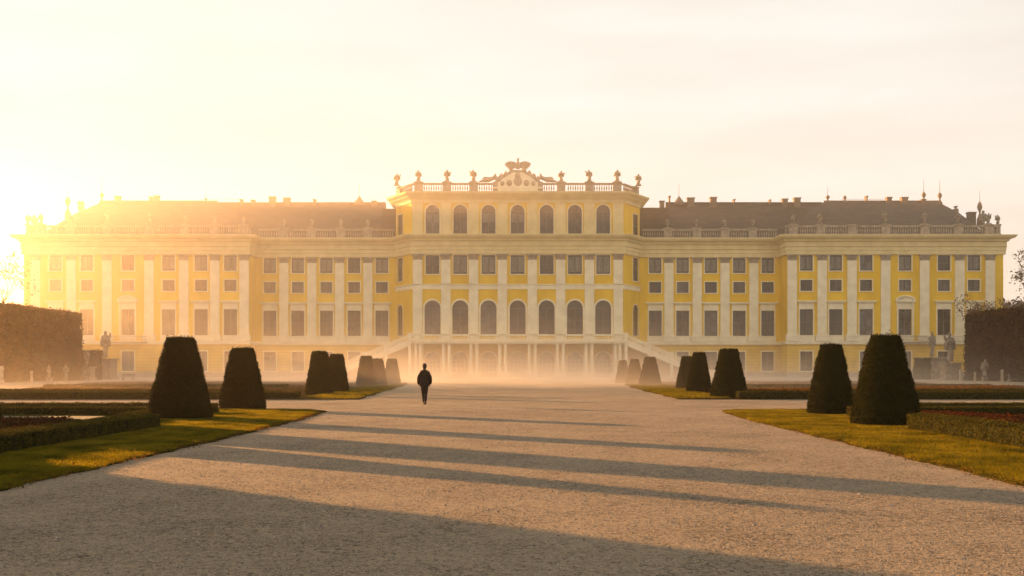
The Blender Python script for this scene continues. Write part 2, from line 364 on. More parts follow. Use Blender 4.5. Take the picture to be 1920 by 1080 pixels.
# ------------------------------------------------------------------ the palace
ROOT = (0.0, 176.0, 0.0)
palace = empty('palace', ROOT)
props(palace, 'long yellow baroque palace with cream pilasters, brown roofs and raised central block', 'palace')
D1, D2, DC = 176.0, 180.5, 175.0
def part(name, mb, m, parent=None, smooth=False): return link(name, mb.mesh(name, m, ROOT, smooth), parent or palace)
def sub(name, mb, m, parent, smooth=False):       # geometry in world coordinates under a part that sits at the root
    return link(name, mb.mesh(name, m, ROOT, smooth), parent)

def facade(mb, p0, a, u0, u1, z0, z1, holes, dep=0.45):
    """wall sheet with window openings and their reveals. holes: (uc, w, zb, zt, arch)"""
    c, s = math.cos(a), math.sin(a)
    def W(u, z, d=0.0): return (p0[0] + u * c - d * s, p0[1] + u * s + d * c, z)
    us = sorted({u0, u1, *[h[0] - h[1] / 2 for h in holes], *[h[0] + h[1] / 2 for h in holes]})
    zs = sorted({z0, z1, *[h[2] for h in holes], *[h[3] for h in holes]})
    for i in range(len(us) - 1):
        for j in range(len(zs) - 1):
            um, zm = (us[i] + us[i + 1]) / 2, (zs[j] + zs[j + 1]) / 2
            if any(abs(um - h[0]) < h[1] / 2 and h[2] < zm < h[3] for h in holes): continue
            mb.add([W(us[i], zs[j]), W(us[i + 1], zs[j]), W(us[i + 1], zs[j + 1]), W(us[i], zs[j + 1])], [(0, 1, 2, 3)])
    for uc, ww, zb, zt, arch in holes:
        l, r = uc - ww / 2, uc + ww / 2
        if not arch:
            ring = [(l, zb), (l, zt), (r, zt), (r, zb)]
        else:
            rad = ww / 2; zsn = zt - rad
            arc = [(uc - rad * math.cos(t), zsn + rad * math.sin(t)) for t in [math.pi * k / 12 for k in range(13)]]
            ring = [(l, zb)] + arc + [(r, zb)]
            for q, corner in ((arc[:7], (l, zt)), (arc[6:], (r, zt))):
                for k in range(len(q) - 1):
                    mb.add([W(*corner), W(*q[k]), W(*q[k + 1])], [(0, 1, 2)])
        for k in range(len(ring)):
            p, q = ring[k], ring[(k + 1) % len(ring)]
            mb.add([W(*p), W(*q), W(*q, dep), W(*p, dep)], [(0, 1, 2, 3)])

def arch_ring(ww, zt, n=12):
    r = ww / 2; return [(-r * math.cos(math.pi * k / n), zt - r + r * math.sin(math.pi * k / n)) for k in range(n + 1)]
WIN = {}; PANES = {}; wrng = random.Random(4)
def window_kind(kind, ww, hh, arch=False, pane='glass', sash='sash', sur=0.16, hood=None, bars=(1, 1), curtain=False):
    """local frame: x along the wall, y into it, z up from the sill"""
    f = MB(); t = sur
    if sur:
        if not arch:
            f.box(-ww/2 - t, -ww/2, -0.07, 0.02, 0, hh); f.box(ww/2, ww/2 + t, -0.07, 0.02, 0, hh)
            f.box(-ww/2 - t, ww/2 + t, -0.07, 0.02, hh, hh + t)
        else:
            a1 = arch_ring(ww, hh); a2 = [(x * (ww/2 + t) / (ww/2), (z - hh + ww/2) * (ww/2 + t) / (ww/2) + hh - ww/2) for x, z in a1]
            for k in range(12):
                q = [a1[k], a1[k+1], a2[k+1], a2[k]]; f.prism(q, -0.07, 0.02)
            f.box(-ww/2 - t, -ww/2, -0.07, 0.02, 0, hh - ww/2); f.box(ww/2, ww/2 + t, -0.07, 0.02, 0, hh - ww/2)
        f.box(-ww/2 - t - .05, ww/2 + t + .05, -0.14, 0.02, -0.14, 0)
    if hood == 'flat' or hood == 'pediment':
        w2 = ww/2 + t
        f.box(-w2 + .04, w2 - .04, -0.05, 0.02, hh + t, hh + 1.15)
        f.box(-w2 - .22, w2 + .22, -0.32, 0.02, hh + 1.15, hh + 1.30); f.box(-w2 - .36, w2 + .36, -0.45, 0.02, hh + 1.30, hh + 1.50)
        if hood == 'pediment':
            b = w2 + .36; z = hh + 1.5
            arcp = [(b * math.cos(math.pi * k / 10), z + 0.95 * math.sin(math.pi * k / 10)) for k in range(11)]
            arci = [(x * .82, z + (zz - z) * .74) for x, zz in arcp]
            for k in range(10): f.prism([arcp[k], arcp[k+1], arci[k+1], arci[k]][::-1], -0.42, 0.02)
            f.prism([arci[k] for k in range(11)][::-1], -0.12, 0.02)
            f.box(-w2 - .12, -w2 + .1, -0.22, 0.02, 0, hh + 1.15); f.box(w2 - .1, w2 + .12, -0.22, 0.02, 0, hh + 1.15)
    s = MB(); fr = 0.09
    y0, y1 = 0.22, 0.30
    s.box(-ww/2, -ww/2 + fr, y0, y1, 0, hh - (ww/2 if arch else 0)); s.box(ww/2 - fr, ww/2, y0, y1, 0, hh - (ww/2 if arch else 0))
    s.box(-ww/2 + fr, ww/2 - fr, y0, y1, 0, fr)
    if not arch: s.box(-ww/2 + fr, ww/2 - fr, y0, y1, hh - fr, hh)
    else:
        a1 = arch_ring(ww, hh); a2 = [(x * .92, (z - hh + ww/2) * .92 + hh - ww/2) for x, z in a1]
        for k in range(12): s.prism([a1[k], a1[k+1], a2[k+1], a2[k]], y0, y1)
        s.box(-ww/2 + fr, ww/2 - fr, y0 - .01, y1 - .01, hh - ww/2 - .05, hh - ww/2 + .05)
    top = hh - (ww/2 if arch else fr)
    for k in range(bars[0]):
        x = -ww/2 + ww * (k + 1) / (bars[0] + 1); s.box(x - .055, x + .055, y0 - .006, y1 - .004, fr, top)
    for k in range(bars[1]):
        z = top * (k + 1) / (bars[1] + 1) if bars[1] != 1 else top * 0.52
        s.box(-ww/2 + fr, ww/2 - fr, y0 + .012, y1 - .012, z - .04, z + .04)
    g = MB()
    if arch: g.prism([(-ww/2, 0)] + arch_ring(ww, hh) + [(ww/2, 0)], 0.32, 0.40)
    else: g.box(-ww/2, ww/2, 0.32, 0.40, 0, hh)
    c = None
    if curtain:
        c = MB(); zc0, zc1 = (hh * .42, hh * .70) if arch else (hh * .12, hh * .9)
        for sx in (-1, 1): c.box(min(sx * .12, sx * (ww/2 - .14)), max(sx * .12, sx * (ww/2 - .14)), 0.305, 0.315, zc0, zc1)
    WIN[kind] = (f.mesh(kind, M['trim']) if sur else None, s.mesh('sash', M[sash]), g.mesh('pane', M[pane]), c.mesh('curtain', M['curtain']) if c else None)
def window(kind, x, y, z, a=0.0, parent=None):
    f, s, g, c = WIN[kind]
    if kind not in PANES:
        PANES[kind] = [g]
        for q in ('glass_b', 'glass_c'): h_ = g.copy(); h_.materials[0] = M[q]; PANES[kind].append(h_)
    g = PANES[kind][wrng.choice((0, 0, 1, 2, 2))]
    if wrng.random() < .25: c = None
    loc = (x - ROOT[0], y - ROOT[1], z - ROOT[2])
    if f: o = link(kind, f, palace, loc, a); link('sash', s, o); link('pane', g, o)
    else: o = link(kind, s, palace, loc, a); link('pane', g, o)
    if c: link('curtain', c, o)
    return o
window_kind('upper_window', 2.25, 2.75, bars=(1, 1), pane='glass', curtain=True)
window_kind('mezzanine_window', 2.15, 2.0, bars=(1, 0))
window_kind('tall_window', 2.35, 4.6, hood='flat', sur=.2, bars=(1, 1))
window_kind('pediment_window', 2.35, 4.6, hood='pediment', sur=.2, bars=(1, 1))
window_kind('basement_window', 2.2, 3.5, bars=(1, 1))
window_kind('arched_window', 2.44, 5.3, arch=True, sur=.18, bars=(1, 0), curtain=True)
window_kind('arched_door', 2.8, 6.1, arch=True, sur=.3, bars=(1, 1))
window_kind('saloon_window', 2.44, 3.35, sur=.14, bars=(1, 1), curtain=True)
window_kind('narrow_arched_window', 2.3, 5.6, arch=True, sur=.14, bars=(0, 1))
window_kind('narrow_window', 2.3, 4.2, sur=.12, bars=(1, 1))
window_kind('loggia_door', 2.8, 4.3, arch=True, sur=.2, sash='palesash', bars=(3, 3))

R_TOP = [1512, 1567, 1624, 1697, 1770, 1826]; L_TOP = [432, 377, 316, 240, 163, 104]
R_REC = [1228.5, 1280, 1333, 1386, 1439.6]; L_REC = [716, 664, 612, 558.5, 506]
C_WIN = [811, 863, 916, 970.5, 1025, 1078, 1131]
C_PIL = [783, 836, 888, 942, 998, 1051, 1105, 1159]
XL, XR = -87.3, 85.8
Z_SILL = 5.9

def wing_front(name_pos, p0x, y, x0, x1, pxs, D, ped=None):
    hu, hl = [], []
    for i, p in enumerate(pxs):
        x = PX(p, D)
        hu += [(x, 2.25, 18.8, 21.55, False), (x, 2.15, 15.2, 17.2, False), (x, 2.35, 7.4, 12.0, False)]
        if i != 99: hl.append((x, 2.2, 1.05, 4.55, False))
        window('upper_window', x, y, 18.8); window('mezzanine_window', x, y, 15.2)
        window('pediment_window' if i == ped else 'tall_window', x, y, 7.4); window('basement_window', x, y, 1.05)
    mb = MB(); facade(mb, (0, y), 0, x0, x1, Z_SILL, 24.0, hu); part('wall', mb, M['plaster'])
    mb = MB(); facade(mb, (0, y), 0, x0, x1, 0, Z_SILL, hl); part('lower_wall', mb, M['plaster_rust'])
    # dark rooms close the openings behind the panes
wing_front('r', 0, D1, 47.6, XR, R_TOP, D1, 3)
wing_front('l', 0, D1, XL, -47.6, L_TOP, D1, 3)
wing_front('r', 0, D2, 22.1, 47.6, R_REC, D2)
wing_front('l', 0, D2, -47.6, -22.1, L_REC, D2)
mb = MB()
for x, y0, y1 in ((47.6, D1, D2), (-47.6, D1, D2), (XL, D1, 204), (XR, D1, 204)):
    mb.add([(x, y0, 0), (x, y1, 0), (x, y1, 24.9), (x, y0, 24.9)], [(0, 1, 2, 3)])
mb.add([(XL, 204, 0), (XR, 204, 0), (XR, 204, 24.9), (XL, 204, 24.9)], [(0, 1, 2, 3)])
part('wall', mb, M['plaster'])
# centre: seven arches, seven saloon windows, seven arched upper windows
hs = []
for p in C_WIN:
    x = PX(p, DC)
    hs += [(x, 2.8, 7.4, 13.5, True), (x, 2.44, 18.1, 21.45, False), (x, 2.44, 25.0, 30.3, True), (x, 2.8, 0.1, 4.4, True)]
    window('arched_door', x, DC, 7.4); window('saloon_window', x, DC, 18.1); window('arched_window', x, DC, 25.0); window('loggia_door', x, DC, 0.1)
mb = MB(); facade(mb, (0, DC), 0, -18.65, 18.65, 0, 31.1, hs); part('wall', mb, M['plaster'])
for sx in (-1, 1):
    a = math.atan2(-5.5 * -sx, 3.45); p0 = (-22.1, D2) if sx < 0 else (18.65, DC)
    a = -math.atan2(5.5, 3.45) if sx < 0 else math.atan2(5.5, 3.45); Lc = math.hypot(5.5, 3.45)
    um = 1.75 if sx < 0 else Lc - 1.75
    hh = [(um, 2.3, 7.4, 13.0, True), (um, 2.3, 17.2, 21.4, False), (um, 2.3, 25.0, 29.4, False), (um, 2.3, .6, 4.8, False)]
    mb = MB(); facade(mb, p0, a, 0, Lc, 0, 31.1, hh); part('wall', mb, M['plaster'])
    wx, wy = p0[0] + um * math.cos(a), p0[1] + um * math.sin(a)
    window('narrow_arched_window', wx, wy, 7.4, a); window('narrow_window', wx, wy, 17.2, a); window('narrow_window', wx, wy, 25.0, a); window('narrow_window', wx, wy, 0.6, a)
mb = MB()
for x in (-22.1, 22.1): mb.add([(x, D2, 20), (x, 200, 20), (x, 200, 31.1), (x, D2, 31.1)], [(0, 1, 2, 3)])
mb.add([(-22.1, 200, 20), (22.1, 200, 20), (22.1, 200, 31.1), (-22.1, 200, 31.1)], [(0, 1, 2, 3)])
part('wall', mb, M['plaster'])
# storeys behind the windows: floors and a back room wall, so that nothing is see-through
mb = MB()
mb.box(XL + .1, XR - .1, 181.4, 181.6, 0, 24); mb.box(XL + .1, -47.7, 177.3, 177.4, 0, 24); mb.box(47.7, XR - .1, 177.3, 177.4, 0, 24)
mb.box(-18, 18, 176.2, 176.3, 0, 31)
part('inner_wall', mb, M['darkstone'])

MAIN = [(XL, 204), (XL, D1), (-47.6, D1), (-47.6, D2), (-22.1, D2), (-18.65, DC), (18.65, DC), (22.1, D2), (47.6, D2), (47.6, D1), (XR, D1), (XR, 204)]
TOPL = [(-22.1, 200), (-22.1, D2), (-18.65, DC), (18.65, DC), (22.1, D2), (22.1, 200)]
mb = MB()
mb.sweep(MAIN, [(-.3, 21.66), (.30, 21.66), (.30, 22.3), (.38, 22.35), (.38, 22.95), (.55, 23.05), (.42, 23.1), (.42, 23.8), (.75, 24.0), (.8, 24.25), (1.45, 24.5), (1.7, 24.85), (1.7, 25.0), (-.6, 25.12)])
part('entablature', mb, M['paletrim'])
mb = MB()
mb.sweep(TOPL, [(-.2, 30.6), (.2, 30.6), (.25, 31.0), (.4, 31.2), (.95, 31.55), (1.05, 31.7), (1.55, 32.0), (1.7, 32.25), (1.7, 32.35), (-.6, 32.45)])
part('upper_cornice', mb, M['paletrim'])
mb = MB()
mb.sweep(MAIN, [(-.1, 5.8), (.28, 5.8), (.34, 6.2), (.22, 6.3), (-.1, 6.34)]); part('string_course', mb, M['trim'])
mb = MB(); mb.sweep(MAIN, [(-.1, -0.3), (.22, -0.3), (.22, .75), (.1, .9), (-.1, .92)]); part('plinth', mb, M['stone'])
mb = MB()
mb.sweep([(-22.1, D2), (-18.65, DC), (18.65, DC), (22.1, D2)], [(-.05, 15.45), (.1, 15.45), (.1, 16.1), (.22, 16.2), (.22, 16.32), (-.05, 16.36)], caps=False); part('band_course', mb, M['trim'])
# cream field beside the upper arched windows
# pilasters
CAPV = None
def pilaster_mesh(wd, z0, z1, cap=True, base=True, d=0.22, m='trim'):
    s = MB(); s.box(-wd/2, wd/2, -d, 0.05, z0, z1)
    if base:
        s.box(-wd/2 - .12, wd/2 + .12, -d - .12, 0.05, z0 - .02, z0 + .25); s.box(-wd/2 - .05, wd/2 + .05, -d - .06, 0.05, z0 + .25, z0 + .4)
    c = None
    if cap:
        c = MB(); h = 1.05
        c.box(-wd/2 - .03, wd/2 + .03, -d - .03, 0.04, z1, z1 + .10)
        # bell with acanthus lobes and volutes
        for lay, (zz, o, nn) in enumerate(((z1 + .12, .05, 4), (z1 + .42, .10, 3))):
            for k in range(nn):
                x = -wd/2 + wd * (k + .5) / nn; q = wd / nn * .42
                c.add([(x - q, -d, zz), (x + q, -d, zz), (x + q * 1.1, -d - o - .05, zz + .3), (x, -d - o - .16, zz + .38), (x - q * 1.1, -d - o - .05, zz + .3), (x, -d - .12, zz + .1)],
                      [(0, 1, 5), (1, 2, 5), (2, 3, 5), (3, 4, 5), (4, 0, 5), (0, 4, 3, 2, 1)])
        c.box(-wd/2 + .03, wd/2 - .03, -d - .02, 0.04, z1 + .1, z1 + .8)
        for sx in (-1, 1):
            c.lathe(sx * (wd/2 + .02), -d - .06, [(.12, 0), (.17, .06), (.17, .18), (.1, .26)], 8, z1 + .62)
        c.box(-wd/2 - .2, wd/2 + .2, -d - .2, 0.04, z1 + .86, z1 + h - .01)
    return s.mesh('pilaster', M[m]), c.mesh('capital', M['stone']) if c else None
GP = pilaster_mesh(1.65, 7.38, 20.6)
gb = MB(); gb.box(-1.12, 1.12, -.36, .05, 6.34, 7.2); gb.box(-1.2, 1.2, -.44, .05, 7.2, 7.36)
GB = gb.mesh('pilaster_base', M['trim'])
UP = pilaster_mesh(1.85, 25.15, 30.55, cap=False, base=True, d=.14, m='paletrim')
def pilaster(x, y, a=0.0, ms=GP, base=True):
    o = link('pilaster', ms[0], palace, (x - ROOT[0], y - ROOT[1], 0), a)
    if ms[1]: link('capital', ms[1], o)
    if base: link('pilaster_base', GB, o)
    return o
for p in [1485, 1541, 1597, 1660, 1733, 1799, 1856]: pilaster(PX(p, D1), D1)
for p in [458, 403, 345, 280, 201, 134, 67]: pilaster(PX(p, D1), D1)
for p in [1254, 1307, 1359, 1413]: pilaster(PX(p, D2), D2)
for p in [690, 637, 585, 532.6]: pilaster(PX(p, D2), D2)
for p in C_PIL: pilaster(PX(p, DC), DC); pilaster(PX(p, DC) + (0.0), DC, 0, UP, False)
for x, a in ((47.6, -math.pi/2), (-47.6, math.pi/2)): pass
# cream panels under the tall windows
for pxs, D in ((R_TOP, D1), (L_TOP, D1), (R_REC, D2), (L_REC, D2)):
    for p in pxs:
        mb = MB(); x = PX(p, D); mb.box(x - 1.45, x + 1.45, D - .12, D + .02, 6.36, 7.22); part('apron_panel', mb, M['trim'])

# balustrades
BALP = [(.09, 0), (.10, .06), (.05, .12), (.14, .42), (.13, .52), (.05, .95), (.09, 1.05), (.09, 1.12)]
def balustrade(p, q, z, h=1.8, peds=(), ends=True, plinth=.35, m='stone', step=.42, pw=.75):
    L = math.hypot(q[0] - p[0], q[1] - p[1]); a = math.atan2(q[1] - p[1], q[0] - p[0]); c, s = math.cos(a), math.sin(a)
    def W(u): return p[0] + u * c, p[1] + u * s
    mb = MB(); cx, cy = W(L / 2)
    mb.obox(cx, cy, L/2, .24, z, z + plinth, a); mb.obox(cx, cy, L/2, .27, z + h - .28, z + h, a)
    o = part('balustrade', mb, M[m])
    for u in peds:
        k = MB(); x, y = W(u); k.obox(x, y, pw, .40, z + plinth + .003, z + h - .283, a); k.obox(x, y, pw + .1, .5, z + h + .003, z + h + .18, a); k.obox(x, y, pw + .08, .48, z - .003, z + plinth - .003, a)
        sub('pedestal', k, M[m], o)
    b = MB(); n = int(L / step); k = (h - plinth - .28) / 1.12
    for i in range(n):
        u = (i + .5) * L / n
        if any(abs(u - uu) < pw + .12 for uu in peds): continue
        x, y = W(u); b.lathe(x, y, [(r * 1.05, hh * k) for r, hh in BALP], 6, z + plinth)
    if b.v:
        r = sub('balusters', b, M[m], o); r['kind'] = 'stuff'
    return o
def bal_px(p0, p1, D, z, pedpx, **kw): return balustrade(p0, p1, z, peds=[PX(p, D) - p0[0] for p in pedpx], **kw)
yb = 0.55
R_PED = [1487, 1538, 1597, 1660, 1733, 1796, 1853]; L_PED = [77, 133, 201, 281, 347, 403, 457]
RR_PED = [1252, 1306, 1359, 1411]; LR_PED = [532, 585, 639, 690]
bal_px((47.3, D1 + yb), (XR - .3, D1 + yb), D1 + yb, 25.05, R_PED)
bal_px((XL + .3, D1 + yb), (-47.3, D1 + yb), D1 + yb, 25.05, L_PED)
bal_px((22.6, D2 + yb), (47.1, D2 + yb), D2 + yb, 25.05, RR_PED)
bal_px((-47.1, D2 + yb), (-22.6, D2 + yb), D2 + yb, 25.05, LR_PED)
balustrade((XL + .6, 203), (XL + .6, D1 + 1.1), 25.05, peds=(26, 18, 10)); balustrade((XR - .6, D1 + 1.1), (XR - .6, 203), 25.05, peds=(.2, 8, 16))
C_PED = [785, 838, 888, 1052, 1105, 1157]
bal_px((-18.4, DC + yb), (18.4, DC + yb), DC + yb, 32.4, C_PED)
for sx in (-1, 1):
    p, q = (sx * 21.7, D2 + .4), (sx * 18.6, DC + .9)
    if sx > 0: p, q = q, p
    balustrade(p, q, 32.4, peds=(.6 if sx < 0 else 5.0,))
balustrade((-21.7, 199), (-21.7, D2 + .6), 32.4); balustrade((21.7, D2 + .6), (21.7, 199), 32.4)
# crest above the centre
crest = MB()
prof = [(-4.4, 32.35), (-4.4, 34.2), (-3.9, 34.35), (-3.4, 34.9), (-2.6, 35.5), (-1.7, 35.9), (-1.3, 36.3), (1.3, 36.3), (1.7, 35.9), (2.6, 35.5), (3.4, 34.9), (3.9, 34.35), (4.4, 34.2), (4.4, 32.35)]
crest.prism(prof, DC - .5, DC + .55)
c1 = part('crest', crest, M['stone'])
k = MB(); k.prism([(x * .8, 32.6 + (z - 32.35) * .82) for x, z in prof], DC - .62, DC - .45); k.box(-4.3, 4.3, DC - .7, DC + .1, 33.05, 33.3); sub('crest_panel', k, M['trim'], c1)
k = MB()
for x, z, r in ((0, 34.3, .75), (-1.5, 34.0, .5), (1.5, 34.0, .5), (-2.7, 33.9, .38), (2.7, 33.9, .38), (0, 35.3, .5)):
    n = 12; k.add([(x + r * math.cos(6.283 * i / n), DC - .62, z + r * 1.15 * math.sin(6.283 * i / n)) for i in range(n)] + [(x, DC - 1.0, z)], [((i + 1) % n, i, n) for i in range(n)])
sub('shield', k, M['stone'], c1, True)

for x, z, q in ((-3.6, 34.75, .42), (-2.9, 35.3, .45), (-2.1, 35.75, .4), (-1.2, 36.4, .42), (1.1, 36.45, .45), (2.0, 35.85, .42), (2.8, 35.35, .4), (3.5, 34.8, .45)):
    k = MB(); k.lathe(x, DC - .1, [(.15 * q, -q), (.8 * q, -.6 * q), (1.1 * q, 0), (.7 * q, .5 * q), (.5 * q, .7 * q), (.12 * q, 1.2 * q)], 7, z); sub('trophy', k, M['stone'], c1)
# roofs
def hip_roof(x0, x1, y0, y1, xa, xb, yr, z0, z1):
    mb = MB(); mid = .55
    def lerp(a, b, t): return a + (b - a) * t
    zc = lerp(z0, z1, .62)
    ring = lambda t: [(lerp(x0, xa, t), lerp(y0, yr, t)), (lerp(x1, xb, t), lerp(y0, yr, t)), (lerp(x1, xb, t), lerp(y1, yr, t)), (lerp(x0, xa, t), lerp(y1, yr, t))]
    A, B = ring(0), ring(mid)
    v = [(*p, z0) for p in A] + [(*p, zc) for p in B] + [(xa, yr, z1), (xb, yr, z1)]
    mb.add(v, [(0, 1, 5, 4), (1, 2, 6, 5), (2, 3, 7, 6), (3, 0, 4, 7), (4, 5, 9, 8), (5, 6, 9), (6, 7, 8, 9), (7, 4, 8), (3, 2, 1, 0)])
    mb.tube([(xa - .2, yr, z1), (xb + .2, yr, z1)], [.16, .16], 6)
    return mb
rL = part('roof', hip_roof(XL + 1.6, -47.2, 177.8, 202.5, -79.0, -57.5, 190, 25.1, 33.4), M['roof'])
rR = part('roof', hip_roof(47.2, XR - 1.6, 177.8, 202.5, 58.6, 80.0, 190, 25.1, 33.4), M['roof'])
def gable(x0, x1):
    mb = MB(); mb.add([(x0, 182.0, 25.1), (x1, 182.0, 25.1), (x1, 190, 33.1), (x0, 190, 33.1), (x0, 198, 25.1), (x1, 198, 25.1)], [(0, 1, 2, 3), (3, 2, 5, 4), (0, 3, 4), (1, 5, 2)])
    mb.tube([(x0, 190, 33.1), (x1, 190, 33.1)], [.15, .15], 6); return mb
gL = part('roof', gable(-58, -25.2), M['roof']); gR = part('roof', gable(28.2, 58), M['roof'])
mb = MB(); mb.box(22.2, 28.1, 185, 195, 25.1, 31.4)
part('roof', mb, M['roof'])
mb = MB(); mb.box(-25.15, -22.2, 185, 195, 25.1, 31.2)
part('roof', mb, M['roof'])
mb = MB(); mb.slab([(-21.5, D2 + 1), (-18, DC + 1.4), (18, DC + 1.4), (21.5, D2 + 1), (21.5, 199.5), (-21.5, 199.5)], 31.5, 32.5); part('roof', mb, M['roof'])
mb = MB(); mb.box(XL + .2, XR - .2, 181, 203.9, 24.8, 25.02); mb.box(XL + .2, -47.8, 176.5, 180.98, 24.8, 25.02); mb.box(47.8, XR - .2, 176.5, 180.98, 24.8, 25.02); part('roof_deck', mb, M['roof'])
def chimney(px, w_, top, par, y=189.5, bot=31.5):
    x = PX(px, y); z = PZ(top, y); mb = MB(); mb.box(x - w_, x + w_, y - .5, y + .5, bot, z - .2); mb.box(x - w_ - .1, x + w_ + .1, y - .6, y + .6, z - .2, z)
    sub('chimney', mb, M['chimney'], par)
for px, w_, t in ((221, .45, 368), (283, .2, 369), (294, .45, 367), (152, .4, 378)): chimney(px, w_, t, rL)
for px, w_, t in ((475, .3, 375), (511, .6, 369), (538, .6, 371), (590, .2, 374), (702, .4, 377), (453, .18, 374)): chimney(px, w_, t, gL)
for px, w_, t in ((1241, .4, 377), (1255, .12, 368), (1295, .65, 371), (1337, .6, 370), (1471, .5, 373), (1494, .6, 371), (1376, .12, 374), (1443, .12, 375)): chimney(px, w_, t, gR)
for px, w_, t in ((1666, .45, 370), (1695, .6, 370), (1624, .12, 368), (1730, .4, 374)): chimney(px, w_, t, rR)
chimney(1821, .7, 398, rR, 186, 28)
def finial(px, y, base, top, spike, par, r=.42):
    x = PX(px, y); z0 = PZ(base, y); z1 = PZ(top, y); h = z1 - z0; mb = MB()
    mb.lathe(x, y, [(.55, -1.2), (.5, 0), (.3, .12 * h), (.14, .3 * h), (.16, .4 * h), (r * .8, .55 * h), (r, .7 * h), (r * .7, .88 * h), (.1, h)], 10, z0)
    if spike: mb.lathe(x, y, [(.05, 0), (.02, spike)], 5, z1 - .05)
    sub('finial', mb, M['chimney'], par, True)
finial(191, 190, 378, 361, 3.2, rL); finial(127, 185, 398, 369, 1.5, rL, .5); finial(386, 190, 378, 371, 1.8, rL, .3)
finial(1552, 190, 378, 366, 1.8, rR, .4); finial(1584, 190, 378, 367, 0, rR, .35); finial(1732, 190, 378, 360, 2.6, rR, .42); finial(1762, 189, 380, 361, 2.6, rR, .42)
finial(1792, 188, 392, 386, 0, rR, .45); finial(1837, 184, 410, 378, 2.2, rR, .45)
for px, par in ((674, gL), (1273, gR)):
    x = PX(px, 190); mb = MB(); mb.lathe(x, 190, [(1.3, 0), (1.15, .35), (.55, 1.15), (.1, 1.75), (.04, 1.8), (.03, 4.2)], 8, 32.6); sub('turret', mb, M['chimney'], par)
mb = MB()
for x0, x1 in ((-56, -53), (-60.5, -57), (62, 70)):
    for k in range(int((x1 - x0) / .9) + 1): mb.tube([(x0 + k * .9, 190.3, 33.2), (x0 + k * .9, 190.3, 33.9)], [.03, .03], 4)
    mb.tube([(x0, 190.3, 33.85), (x1, 190.3, 33.85)], [.03, .03], 4)
part('roof_railing', mb, M['metal'])

# terrace, columns, stairs
TF = 169.0
mb = MB(); mb.box(-18.3, 18.3, TF, DC - .24, 5.75, 6.3); mb.box(-18.5, 18.5, TF - .2, TF + .3, 6.05, 6.33); terrace = part('terrace', mb, M['trim'])
bal_px((-18.1, TF + .35), (18.1, TF + .35), TF, 6.34, C_PIL, h=1.0, plinth=.14, m='trim', step=.4, pw=.55)
cm = MB(); cm.lathe(0, 0, [(.36, 0), (.36, .12), (.30, .2), (.27, .3), (.25, 4.6), (.3, 4.66), (.3, 4.78), (.38, 4.85), (.38, 5.0)], 12, .75)
CMESH = cm.mesh('column', M['trim'], smooth=False)
pm = MB(); pm.box(-.95, .95, -.45, .45, 0, .75); pm.box(-1.02, 1.02, -.52, .52, .62, .70); PMESH = pm.mesh('column_pedestal', M['trim'])
for i, p in enumerate(C_PIL):
    x = PX(p, TF); b = link('column_pedestal', PMESH, palace, (x, TF + .7 - ROOT[1], 0))
    for dx in ((-.5, .5) if i not in (0, 7) else (-.4, .4)):
        link('column', CMESH, b, (dx, 0, 0))
    b2 = link('column_pedestal', PMESH, palace, (x, TF + 3.6 - ROOT[1], 0))
    for dx in (-.5, .5): link('column', CMESH, b2, (dx, 0, 0))
